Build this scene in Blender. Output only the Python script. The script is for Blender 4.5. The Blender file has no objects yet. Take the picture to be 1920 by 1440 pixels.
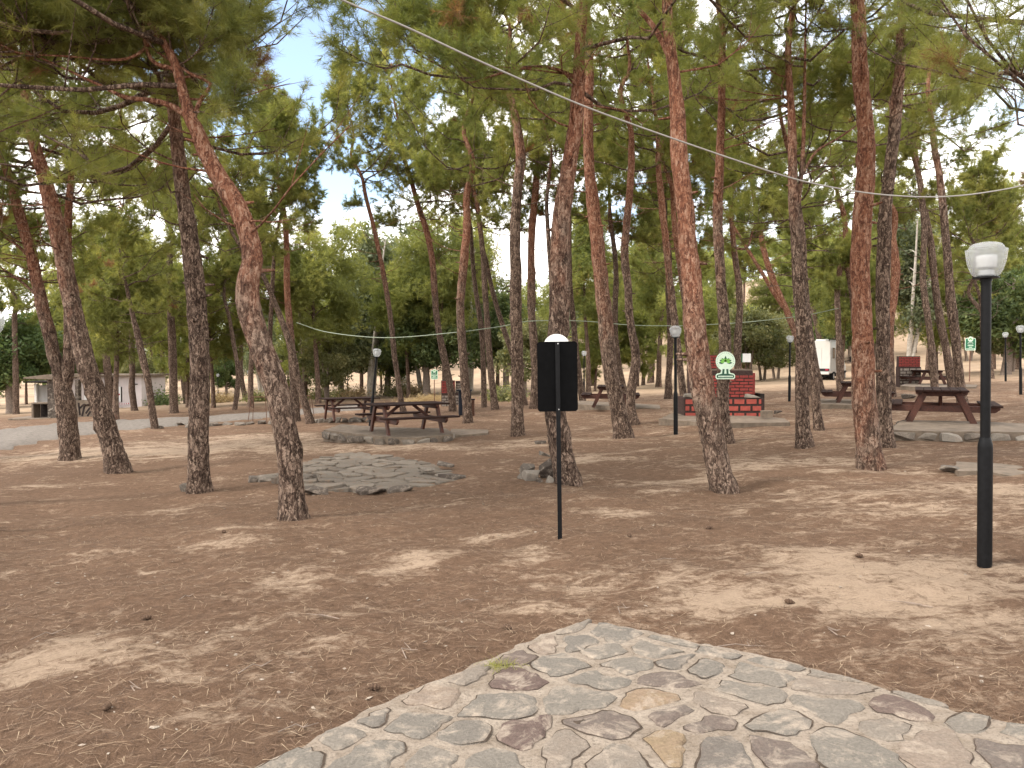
import bpy, bmesh, math, random
import numpy as np
from mathutils import Vector, Matrix, noise as mnoise

random.seed(7)
RNG = np.random.default_rng(11)
S = bpy.context.scene
COL = S.collection
R = math.radians

# ------------------------------------------------------------------ camera
F_PX = 1478.0
CAM_H = 1.6
PITCH = math.atan(51.0 / F_PX)
cp, sp = math.cos(PITCH), math.sin(PITCH)
cam_d = bpy.data.cameras.new('camera')
cam_d.sensor_width = 36.0
cam_d.lens = F_PX / 1920.0 * 36.0
cam_d.clip_start = 0.05
cam_d.clip_end = 2000.0
cam = bpy.data.objects.new('camera', cam_d)
COL.objects.link(cam)
cam.location = (0, 0, CAM_H)
cam.rotation_euler = (math.pi / 2 - PITCH, 0, 0)
S.camera = cam


def ray(px, py):
    u = (px - 960.0) / F_PX
    v = (720.0 - py) / F_PX
    return Vector((u, cp + v * sp, -sp + v * cp))


def at(px, py, Y):
    """point of the view ray through a photo pixel at distance Y"""
    d = ray(px, py)
    return Vector((0, 0, CAM_H)) + d * (Y / d.y)


def smooth(a, b, x):
    t = np.clip((x - a) / (b - a), 0, 1)
    return t * t * (3 - 2 * t)


def th(x, y):
    """terrain height"""
    x = np.asarray(x, float)
    y = np.asarray(y, float)
    yc = np.minimum(y, 72)
    z = 0.043 * np.clip(x, -60, 60) - 0.018 * yc
    az = x / np.maximum(y, 20)
    amp = np.interp(az, [-0.8, -0.5, -0.38, -0.1, 0.15, 0.4, 0.7], [1.6, 2.2, 3.6, 7.5, 13, 20, 17])
    z = z + amp * smooth(66, 175, y) + 0.02 * amp * np.sin(x * 0.13 + y * 0.07) * smooth(66, 100, y)
    m = (0.022 * np.sin(x * 1.7 + 0.6 * y + 1) + 0.018 * np.sin(2.9 * y - 1.1 * x)
         + 0.012 * np.sin(4.3 * x + 2.2 * y + 2) + 0.010 * np.sin(5.9 * y + 3.1 * x))
    z = z + m * smooth(2.5, 6, np.hypot(x, y))
    return z


def thf(x, y):
    return float(th(x, y))


def ground(px, py):
    d = ray(px, py)
    o = Vector((0, 0, CAM_H))
    t = 1.6 / max(1e-3, 0.043 * d.x - 0.018 * d.y - d.z)
    if t > 90 or t < 0:
        t = 90
    for _ in range(40):
        p = o + d * t
        h = p.z - thf(p.x, p.y)
        g = 0.043 * d.x - 0.018 * d.y - d.z
        t += h / max(g, 0.01) * 0.6
    p = o + d * t
    return Vector((p.x, p.y, thf(p.x, p.y)))


# ------------------------------------------------------------------ materials
def new_mat(name):
    m = bpy.data.materials.new(name)
    m.use_nodes = True
    nt = m.node_tree
    nt.nodes.clear()
    return m, nt


class NT:
    def __init__(self, name):
        self.m, self.nt = new_mat(name)
        self.out = self.nt.nodes.new('ShaderNodeOutputMaterial')

    def n(self, kind, **kw):
        nd = self.nt.nodes.new(kind)
        for k, v in kw.items():
            if k.startswith('i_'):
                nd.inputs[k[2:].replace('_', ' ')].default_value = v
            else:
                setattr(nd, k, v)
        return nd

    def l(self, a, b):
        self.nt.links.new(a, b)

    def noise(self, vec, scale, detail=4, rough=0.6, dist=0.0):
        nd = self.n('ShaderNodeTexNoise')
        nd.inputs['Scale'].default_value = scale
        nd.inputs['Detail'].default_value = detail
        nd.inputs['Roughness'].default_value = rough
        nd.inputs['Distortion'].default_value = dist
        if vec is not None:
            self.l(vec, nd.inputs['Vector'])
        return nd.outputs['Fac']

    def ramp(self, fac, stops, interp='LINEAR'):
        nd = self.n('ShaderNodeValToRGB')
        cr = nd.color_ramp
        cr.interpolation = interp
        while len(cr.elements) < len(stops):
            cr.elements.new(0.5)
        for e, (p, c) in zip(cr.elements, stops):
            e.position = p
            e.color = (c[0], c[1], c[2], 1) if isinstance(c, (tuple, list)) else (c, c, c, 1)
        self.l(fac, nd.inputs['Fac'])
        return nd.outputs['Color']

    def mix(self, fac, a, b, mode='MIX'):
        nd = self.n('ShaderNodeMix', data_type='RGBA', blend_type=mode)
        for sock, v in ((nd.inputs[0], fac), (nd.inputs[6], a), (nd.inputs[7], b)):
            if isinstance(v, (int, float)):
                sock.default_value = v
            elif isinstance(v, tuple):
                sock.default_value = (v[0], v[1], v[2], 1)
            else:
                self.l(v, sock)
        return nd.outputs[2]

    def math(self, op, a, b=None, c=None, clamp=False):
        nd = self.n('ShaderNodeMath', operation=op, use_clamp=clamp)
        for i, v in enumerate((a, b, c)):
            if v is None:
                continue
            if isinstance(v, (int, float)):
                nd.inputs[i].default_value = v
            else:
                self.l(v, nd.inputs[i])
        return nd.outputs[0]

    def coord(self, scale=(1, 1, 1), kind='Object'):
        tc = self.n('ShaderNodeTexCoord')
        mp = self.n('ShaderNodeMapping')
        mp.inputs['Scale'].default_value = scale
        self.l(tc.outputs[kind], mp.inputs['Vector'])
        return mp.outputs['Vector']

    def attr(self, name):
        nd = self.n('ShaderNodeAttribute', attribute_name=name)
        return nd.outputs['Fac']

    def bump(self, h, strength=0.5, dist=0.01):
        nd = self.n('ShaderNodeBump')
        nd.inputs['Strength'].default_value = strength
        nd.inputs['Distance'].default_value = dist
        self.l(h, nd.inputs['Height'])
        return nd.outputs['Normal']

    def principled(self, col, rough=0.8, normal=None, spec=0.3, metallic=0.0, trans=0.0):
        p = self.n('ShaderNodeBsdfPrincipled')
        if isinstance(col, tuple):
            p.inputs['Base Color'].default_value = (col[0], col[1], col[2], 1)
        else:
            self.l(col, p.inputs['Base Color'])
        if isinstance(rough, (int, float)):
            p.inputs['Roughness'].default_value = rough
        else:
            self.l(rough, p.inputs['Roughness'])
        p.inputs['Specular IOR Level'].default_value = spec
        p.inputs['Metallic'].default_value = metallic
        p.inputs['Transmission Weight'].default_value = trans
        if normal is not None:
            self.l(normal, p.inputs['Normal'])
        return p.outputs[0]

    def finish(self, sh):
        self.l(sh, self.out.inputs['Surface'])
        return self.m


def mat_ground():
    t = NT('forest_floor')
    v = t.coord((1, 1, 1))
    sand = t.attr('sand')
    dry = t.attr('dry')
    n1 = t.noise(t.coord((1.0, 1.5, 1.0)), 0.9, 5, 0.62, 0.6)
    nm_ = t.noise(t.coord((1.0, 1.6, 1.0)), 3.4, 9, 0.80, 0.5)      # contrast at every scale
    nfr = t.noise(v, 11.0, 10, 0.88, 0.3)
    n3 = t.noise(v, 60.0, 4, 0.8)
    a = t.math('ADD', sand, t.math('MULTIPLY', t.math('SUBTRACT', n1, 0.5), 1.5))
    a = t.math('ADD', a, t.math('MULTIPLY', t.math('SUBTRACT', nm_, 0.5), 2.6))
    a = t.math('ADD', a, t.math('MULTIPLY', t.math('SUBTRACT', nfr, 0.5), 1.5))
    fac = t.ramp(a, [(0.38, 0.0), (0.80, 1.0)])
    nf = t.noise(v, 130.0, 3, 0.85)
    mixn = t.math('ADD', t.math('MULTIPLY', nfr, 0.62), t.math('MULTIPLY', nf, 0.38))
    lit = t.ramp(mixn, [(0.32, (0.040, 0.024, 0.016)), (0.46, (0.125, 0.077, 0.050)), (0.58, (0.192, 0.122, 0.081)), (0.72, (0.36, 0.255, 0.18))])
    mixs = t.math('ADD', t.math('MULTIPLY', nfr, 0.6), t.math('MULTIPLY', n3, 0.4))
    snd = t.ramp(mixs, [(0.28, (0.19, 0.135, 0.095)), (0.50, (0.345, 0.256, 0.184)), (0.72, (0.47, 0.36, 0.265))])
    colr = t.mix(fac, lit, snd)
    nd_ = t.noise(v, 0.5, 8, 0.8)
    dcol = t.ramp(nd_, [(0.3, (0.25, 0.175, 0.115)), (0.7, (0.40, 0.30, 0.21))])
    dfac = t.math('MULTIPLY', dry, t.ramp(t.math('ADD', n1, t.math('MULTIPLY', dry, 0.5)), [(0.45, 0.0), (0.7, 1.0)]))
    colr = t.mix(dfac, colr, dcol)
    nb = t.noise(v, 0.30, 4, 0.6)
    colr = t.mix(1.0, colr, t.ramp(nb, [(0.3, 0.80), (0.7, 1.10)]), 'MULTIPLY')
    h = t.math('ADD', t.math('MULTIPLY', nf, 0.6), t.math('ADD', t.math('MULTIPLY', nfr, 1.6), nm_))
    nm = t.bump(h, 0.9, 0.02)
    return t.finish(t.principled(colr, 0.95, nm, 0.08))


def mat_simple(name, col, rough=0.7, spec=0.3, metallic=0.0, var=0.15, scale=12.0, bump=0.0, bscale=40.0, bdist=0.004):
    t = NT(name)
    v = t.coord()
    n = t.noise(v, scale, 5, 0.65)
    lo = tuple(c * (1 - var) for c in col)
    hi = tuple(min(1, c * (1 + var)) for c in col)
    c = t.ramp(n, [(0.3, lo), (0.7, hi)])
    nm = None
    if bump > 0:
        nm = t.bump(t.noise(v, bscale, 5, 0.65), bump, bdist)
    return t.finish(t.principled(c, rough, nm, spec, metallic))


def mat_bark():
    t = NT('pine_bark')
    red = t.attr('red')
    v = t.coord((1, 1, 0.30))
    v2 = t.coord((1, 1, 0.6))
    wob = t.n('ShaderNodeTexNoise')
    wob.inputs['Scale'].default_value = 11.0
    wob.inputs['Detail'].default_value = 5.0
    wob.inputs['Roughness'].default_value = 0.65
    t.l(v2, wob.inputs['Vector'])
    vv = t.n('ShaderNodeMix', data_type='VECTOR')
    vv.inputs[0].default_value = 0.16
    t.l(v, vv.inputs[4])
    t.l(wob.outputs['Color'], vv.inputs[5])
    vor = t.n('ShaderNodeTexVoronoi', feature='DISTANCE_TO_EDGE')
    vor.inputs['Scale'].default_value = 21.0
    t.l(vv.outputs[1], vor.inputs['Vector'])
    vc = t.n('ShaderNodeTexVoronoi', feature='F1')
    vc.inputs['Scale'].default_value = 46.0
    t.l(vv.outputs[1], vc.inputs['Vector'])
    sep = t.n('ShaderNodeSeparateColor')
    t.l(vc.outputs['Color'], sep.inputs[0])
    ed = t.ramp(vor.outputs['Distance'], [(0.0, 0.0), (0.13, 1.0)])
    n1 = t.noise(t.coord((1, 1, 0.4)), 38, 6, 0.78)
    n2 = t.noise(v2, 4, 4, 0.6)
    n3 = t.noise(v2, 9, 5, 0.7)
    plate = t.math('ADD', t.math('MULTIPLY', n1, 1.25), t.math('SUBTRACT', t.math('MULTIPLY', sep.outputs[0], 0.42), 0.335))
    grey = t.ramp(plate, [(0.28, (0.080, 0.056, 0.045)), (0.50, (0.195, 0.145, 0.116)), (0.72, (0.40, 0.32, 0.262))])
    rust = t.ramp(plate, [(0.28, (0.105, 0.050, 0.036)), (0.46, (0.25, 0.112, 0.070)), (0.58, (0.34, 0.178, 0.118)), (0.74, (0.47, 0.325, 0.245))])
    rf = t.math('ADD', red, t.math('MULTIPLY', t.math('SUBTRACT', n2, 0.5), 1.3))
    rf = t.ramp(rf, [(0.25, 0.0), (0.85, 1.0)])
    c = t.mix(rf, grey, rust)
    fis = t.mix(rf, (0.045, 0.030, 0.023), (0.11, 0.052, 0.036))
    edm = t.math('MAXIMUM', ed, t.ramp(t.math('ADD', n3, t.math('MULTIPLY', red, 0.18)), [(0.42, 0.0), (0.62, 0.85)]))
    c = t.mix(edm, fis, c)
    c = t.mix(1.0, c, (0.76, 0.69, 0.64), 'MULTIPLY')
    h = t.math('ADD', t.math('MULTIPLY', edm, 1.0), t.math('MULTIPLY', n1, 1.0))
    nm = t.bump(h, 1.0, 0.022)
    return t.finish(t.principled(c, 0.92, nm, 0.12))


def mat_leaf(name, stops, trans=0.35, rough=0.55):
    t = NT(name)
    tint = t.attr('tint')
    oi = t.n('ShaderNodeObjectInfo')
    c = t.ramp(tint, stops)
    hs = t.n('ShaderNodeHueSaturation')
    t.l(c, hs.inputs['Color'])
    t.l(t.math('ADD', t.math('MULTIPLY', oi.outputs['Random'], 0.3), 0.85), hs.inputs['Value'])
    t.l(t.math('ADD', t.math('MULTIPLY', oi.outputs['Random'], 0.02), 0.49), hs.inputs['Hue'])
    c = hs.outputs['Color']
    p = t.principled(c, rough, None, 0.25)
    tr = t.n('ShaderNodeBsdfTranslucent')
    t.l(t.mix(1.0, c, (1.5, 1.4, 0.85), 'MULTIPLY'), tr.inputs['Color'])
    mx = t.n('ShaderNodeMixShader')
    mx.inputs[0].default_value = trans
    t.l(p, mx.inputs[1])
    t.l(tr.outputs[0], mx.inputs[2])
    return t.finish(mx.outputs[0])


def mat_stone(name, stops, scale=3.0, bump=0.6, use_attr=True, smear=(0.27, 0.222, 0.178), amt=0.85, lev=1.0):
    """stone: per stone tone in the attribute 'tone', mottled by noise"""
    t = NT(name)
    v = t.coord()
    n = t.noise(v, scale * 3, 6, 0.7, 0.5)
    nfine = t.noise(v, 70, 5, 0.7)
    if use_attr:
        fac = t.math('ADD', t.attr('tone'), t.math('MULTIPLY', t.math('SUBTRACT', n, 0.5), 0.22))
    else:
        fac = n
    c = t.ramp(fac, stops)
    c = t.mix(1.0, c, t.ramp(nfine, [(0.3, 0.48 * lev), (0.7, 0.82 * lev)]), 'MULTIPLY')
    c = t.mix(t.ramp(t.noise(v, scale * 2.1, 6, 0.75, 0.6), [(0.50, 0.0), (0.66, amt)]), c, smear)
    nm = t.bump(t.math('ADD', nfine, t.math('MULTIPLY', n, 2.5)), bump, 0.012)
    return t.finish(t.principled(c, 0.88, nm, 0.2))


M = {}
M['ground'] = mat_ground()
M['bark'] = mat_bark()
M['pine'] = mat_leaf('pine_needles', [(0.0, (0.10, 0.125, 0.040)), (0.45, (0.19, 0.212, 0.066)), (0.85, (0.30, 0.30, 0.098)),
                                      (0.965, (0.35, 0.34, 0.115)), (0.985, (0.20, 0.115, 0.06)), (1.0, (0.24, 0.13, 0.07))], 0.5)
M['young'] = mat_leaf('young_pine_needles', [(0.0, (0.12, 0.142, 0.044)), (0.6, (0.215, 0.236, 0.074)), (1.0, (0.33, 0.335, 0.11))], 0.5)
M['dark'] = mat_leaf('dark_leaves', [(0.0, (0.055, 0.085, 0.033)), (0.6, (0.115, 0.158, 0.062)), (1.0, (0.21, 0.25, 0.10))], 0.4)
M['euca'] = mat_leaf('eucalyptus_leaves', [(0.0, (0.08, 0.105, 0.055)), (0.6, (0.155, 0.18, 0.10)), (1.0, (0.26, 0.27, 0.16))], 0.38)
M['olive'] = mat_leaf('olive_leaves', [(0.0, (0.085, 0.10, 0.04)), (0.6, (0.17, 0.18, 0.08)), (1.0, (0.29, 0.27, 0.13))], 0.36)
M['straw'] = mat_leaf('dry_straw', [(0.0, (0.26, 0.18, 0.09)), (1.0, (0.52, 0.40, 0.23))], 0.2, 0.8)
M['litter'] = mat_leaf('fallen_needles', [(0.0, (0.05, 0.031, 0.021)), (0.5, (0.135, 0.083, 0.054)), (0.85, (0.25, 0.175, 0.115)), (1.0, (0.40, 0.31, 0.21))], 0.05, 0.85)
M['pebble'] = mat_simple('pebble', (0.27, 0.225, 0.18), 0.85, 0.2, var=0.3, scale=40)
M['white_bark'] = mat_simple('pale_bark', (0.40, 0.36, 0.31), 0.85, 0.2, var=0.35, scale=6, bump=0.5, bscale=30)
M['grey_bark'] = mat_simple('grey_bark', (0.20, 0.155, 0.125), 0.9, 0.15, var=0.45, scale=14, bump=0.8, bscale=35, bdist=0.012)
M['black'] = mat_simple('black_paint', (0.0050, 0.0050, 0.0056), 0.45, 0.14, var=0.4, scale=25, bump=0.05, bscale=60)
M['matte_black'] = mat_simple('dull_black_paint', (0.0028, 0.0028, 0.003), 0.75, 0.06, var=0.35, scale=15)
M['white'] = mat_simple('white_paint', (0.78, 0.78, 0.76), 0.5, 0.4, var=0.05)
M['rv_white'] = mat_simple('white_gelcoat', (0.58, 0.57, 0.54), 0.4, 0.5, var=0.05, scale=2)
M['rv_grey'] = mat_simple('grey_panel', (0.36, 0.37, 0.37), 0.4, 0.5, var=0.1, scale=3)
M['glass_dark'] = mat_simple('dark_glass', (0.02, 0.022, 0.025), 0.1, 0.5, var=0.2)
M['rubber'] = mat_simple('rubber', (0.015, 0.015, 0.015), 0.8, 0.2)
M['green'] = mat_simple('green_sign_paint', (0.010, 0.13, 0.060), 0.4, 0.4, var=0.1)
M['lime'] = mat_simple('lime_paint', (0.18, 0.46, 0.07), 0.4, 0.4, var=0.1)
M['deep_green'] = mat_simple('deep_green_paint', (0.006, 0.065, 0.035), 0.4, 0.4, var=0.1)
M['pale_green'] = mat_simple('pale_green_paint', (0.58, 0.72, 0.58), 0.5, 0.3, var=0.06)
M['red_brick'] = mat_simple('red_painted_brick', (0.225, 0.038, 0.031), 0.8, 0.3, var=0.3, scale=14, bump=0.5, bscale=45)
M['red_block'] = mat_simple('red_painted_block', (0.32, 0.066, 0.049), 0.8, 0.3, var=0.22, scale=9, bump=0.4, bscale=40)
M['mortar_dark'] = mat_simple('dark_mortar', (0.050, 0.032, 0.028), 0.9, 0.1, var=0.4, scale=18, bump=0.5)
M['grey_brick'] = mat_simple('pale_stone_brick', (0.225, 0.19, 0.16), 0.85, 0.2, var=0.3, scale=10, bump=0.5)
M['near_black'] = mat_simple('near_black_matte', (0.028, 0.022, 0.020), 0.95, 0.1, var=0.5, scale=7, bump=0.4)  # dark colour of several parts, and painted shade on the barbecue side
M['concrete'] = mat_simple('concrete', (0.152, 0.118, 0.089), 0.9, 0.2, var=0.35, scale=5, bump=0.6, bscale=30, bdist=0.01)
M['render_wall'] = mat_simple('lilac_render', (0.56, 0.50, 0.49), 0.9, 0.2, var=0.08, scale=2, bump=0.2)
M['grey_wall'] = mat_simple('grey_render', (0.40, 0.40, 0.41), 0.9, 0.2, var=0.1, scale=2, bump=0.2)
M['red_sign'] = mat_simple('red_sign_paint', (0.35, 0.02, 0.05), 0.5, 0.3)
M['bin'] = mat_simple('dark_blue_plastic', (0.005, 0.006, 0.011), 0.6, 0.2)
M['bulb'] = mat_simple('frosted_bulb', (0.42, 0.42, 0.41), 0.4, 0.4, var=0.05)
M['cone'] = mat_simple('pine_cone_scales', (0.075, 0.048, 0.033), 0.9, 0.1, var=0.5, scale=60)
M['rust'] = mat_simple('rusty_steel', (0.13, 0.065, 0.045), 0.85, 0.2, var=0.4, scale=20)
M['cable'] = mat_simple('pale_cable', (0.26, 0.245, 0.225), 0.5, 0.3, var=0.08)
M['cable_far'] = mat_simple('pale_green_cable', (0.22, 0.26, 0.19), 0.5, 0.3, var=0.08)
M['aluminium'] = mat_simple('brushed_metal', (0.45, 0.45, 0.45), 0.4, 0.5, metallic=0.8)
M['road'] = mat_simple('road_gravel', (0.15, 0.130, 0.113), 0.95, 0.1, var=0.35, scale=7, bump=0.8, bscale=25, bdist=0.02)
ST = [(0.0, (0.185, 0.128, 0.11)), (0.16, (0.225, 0.165, 0.138)), (0.32, (0.24, 0.208, 0.18)), (0.5, (0.288, 0.256, 0.218)),
      (0.66, (0.33, 0.285, 0.238)), (0.8, (0.37, 0.29, 0.23)), (0.92, (0.40, 0.285, 0.195)), (1.0, (0.37, 0.275, 0.17))]
M['flag'] = mat_stone('flagstone', ST, 3.0, 0.8, True, (0.30, 0.248, 0.198), 0.9, 0.74)
M['flag_soil'] = mat_stone('earthy_flagstone', [(0.0, (0.13, 0.10, 0.08)), (0.45, (0.25, 0.21, 0.17)), (0.7, (0.34, 0.285, 0.23)), (1.0, (0.42, 0.36, 0.29))], 3.0, 0.7, True, (0.14, 0.098, 0.069), 1.0, 0.74)
M['dirt'] = mat_simple('joint_dirt', (0.055, 0.042, 0.033), 0.95, 0.05, var=0.5, scale=20)
M['rock'] = mat_stone('field_rock', lev=0.88, stops=[(0.0, (0.085, 0.063, 0.05)), (0.4, (0.17, 0.14, 0.115)), (0.7, (0.26, 0.22, 0.18)), (1.0, (0.42, 0.37, 0.31))], scale=3.0, bump=0.8)


def mat_mortar():
    t = NT('pale_mortar')
    v = t.coord()
    n = t.noise(v, 6, 6, 0.7, 0.6)
    nf = t.noise(v, 60, 5, 0.75)
    c = t.ramp(n, [(0.28, (0.22, 0.172, 0.130)), (0.5, (0.32, 0.264, 0.212)), (0.72, (0.42, 0.356, 0.290))])
    c = t.mix(1.0, c, t.ramp(nf, [(0.34, 0.40), (0.46, 0.70), (0.68, 0.84)]), 'MULTIPLY')
    nm = t.bump(t.math('ADD', nf, t.math('MULTIPLY', n, 3)), 0.8, 0.015)
    return t.finish(t.principled(c, 0.95, nm, 0.1))


def mat_wood():
    t = NT('stained_wood')
    v = t.coord((14, 1.2, 14))
    n = t.noise(v, 3.0, 5, 0.65, 0.4)
    n2 = t.noise(t.coord(), 4.0, 4, 0.6)
    c = t.ramp(n, [(0.3, (0.034, 0.012, 0.008)), (0.7, (0.100, 0.032, 0.018))])
    c = t.mix(t.ramp(n2, [(0.45, 0.0), (0.7, 0.6)]), c, (0.030, 0.014, 0.010))
    nm = t.bump(n, 0.3, 0.003)
    return t.finish(t.principled(c, 0.6, nm, 0.35))


def mat_wood_dark():
    t = NT('weathered_dark_wood')
    v = t.coord((14, 1.2, 14))
    n = t.noise(v, 3.0, 5, 0.65, 0.4)
    c = t.ramp(n, [(0.3, (0.012, 0.0065, 0.0055)), (0.7, (0.036, 0.019, 0.015))])
    nm = t.bump(n, 0.3, 0.003)
    return t.finish(t.principled(c, 0.85, nm, 0.08))


def mat_globe():
    t = NT('frosted_lamp_glass')
    tr = t.n('ShaderNodeBsdfTransparent')
    tl = t.n('ShaderNodeBsdfTranslucent')
    tl.inputs['Color'].default_value = (0.72, 0.74, 0.75, 1)
    p = t.principled((0.50, 0.52, 0.53), 0.12, None, 0.6)
    m1 = t.n('ShaderNodeMixShader')
    m1.inputs[0].default_value = 0.5
    t.l(tl.outputs[0], m1.inputs[1])
    t.l(p, m1.inputs[2])
    m2 = t.n('ShaderNodeMixShader')
    m2.inputs[0].default_value = 0.36
    t.l(tr.outputs[0], m2.inputs[1])
    t.l(m1.outputs[0], m2.inputs[2])
    return t.finish(m2.outputs[0])


M['mortar'] = mat_mortar()
M['wood'] = mat_wood()
M['wood_dark'] = mat_wood_dark()
M['globe'] = mat_globe()


# ------------------------------------------------------------------ mesh helpers
def link(o, parent=None):
    COL.objects.link(o)
    if parent is not None:
        o.parent = parent
    return o


def tag(o, label=None, cat=None, group=None, kind=None):
    if label:
        o['label'] = label
    if cat:
        o['category'] = cat
    if group:
        o['group'] = group
    if kind:
        o['kind'] = kind
    return o


def empty(name, loc, label, cat, group=None, rz=0.0, rx=0.0, ry=0.0):
    o = bpy.data.objects.new(name, None)
    o.empty_display_size = 0.2
    COL.objects.link(o)
    o.location = loc
    o.rotation_euler = (rx, ry, rz)
    return tag(o, label, cat, group)


def np_mesh(name, verts, faces, mats, attrs=None, smooth_=False, mat_idx=None):
    """verts (n,3); faces list of int arrays (k,3) and/or (k,4)"""
    me = bpy.data.meshes.new(name)
    verts = np.ascontiguousarray(verts, np.float32)
    me.vertices.add(len(verts))
    me.vertices.foreach_set('co', verts.ravel())
    loops = np.concatenate([f.ravel() for f in faces]).astype(np.int32)
    tot = np.concatenate([np.full(len(f), f.shape[1], np.int32) for f in faces])
    start = np.concatenate([[0], np.cumsum(tot)[:-1]]).astype(np.int32)
    me.loops.add(len(loops))
    me.loops.foreach_set('vertex_index', loops)
    me.polygons.add(len(tot))
    me.polygons.foreach_set('loop_start', start)
    me.polygons.foreach_set('loop_total', tot)
    if mat_idx is not None:
        me.polygons.foreach_set('material_index', np.asarray(mat_idx, np.int32))
    me.polygons.foreach_set('use_smooth', np.full(len(tot), smooth_, bool))
    for m in mats:
        me.materials.append(m)
    for k, a in (attrs or {}).items():
        at_ = me.attributes.new(k, 'FLOAT', 'POINT')
        at_.data.foreach_set('value', np.ascontiguousarray(a, np.float32))
    me.update()
    me.validate()
    return me


def tubes(P, Rr, segs, cap=False):
    """batch of tubes: P (N,K,3), Rr (N,K) -> verts, quads"""
    N, K, _ = P.shape
    T = np.gradient(P, axis=1)
    T /= np.linalg.norm(T, axis=2, keepdims=True) + 1e-9
    ref = np.where(np.abs(T[:, :1, 2:3]) > 0.9, np.array([1.0, 0, 0]), np.array([0, 0, 1.0]))
    ref = np.broadcast_to(ref, T.shape)
    A = np.cross(T, ref)
    A /= np.linalg.norm(A, axis=2, keepdims=True) + 1e-9
    B = np.cross(T, A)
    ang = np.linspace(0, 2 * np.pi, segs, endpoint=False)
    V = P[:, :, None, :] + Rr[:, :, None, None] * (np.cos(ang)[None, None, :, None] * A[:, :, None, :] + np.sin(ang)[None, None, :, None] * B[:, :, None, :])
    V = V.reshape(-1, 3)
    n = np.arange(N)[:, None, None] * (K * segs)
    k = np.arange(K - 1)[None, :, None] * segs
    s = np.arange(segs)[None, None, :]
    s2 = (s + 1) % segs
    q = np.stack([n + k + s, n + k + s2, n + k + segs + s2, n + k + segs + s], axis=-1).reshape(-1, 4)
    return V, q


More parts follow.
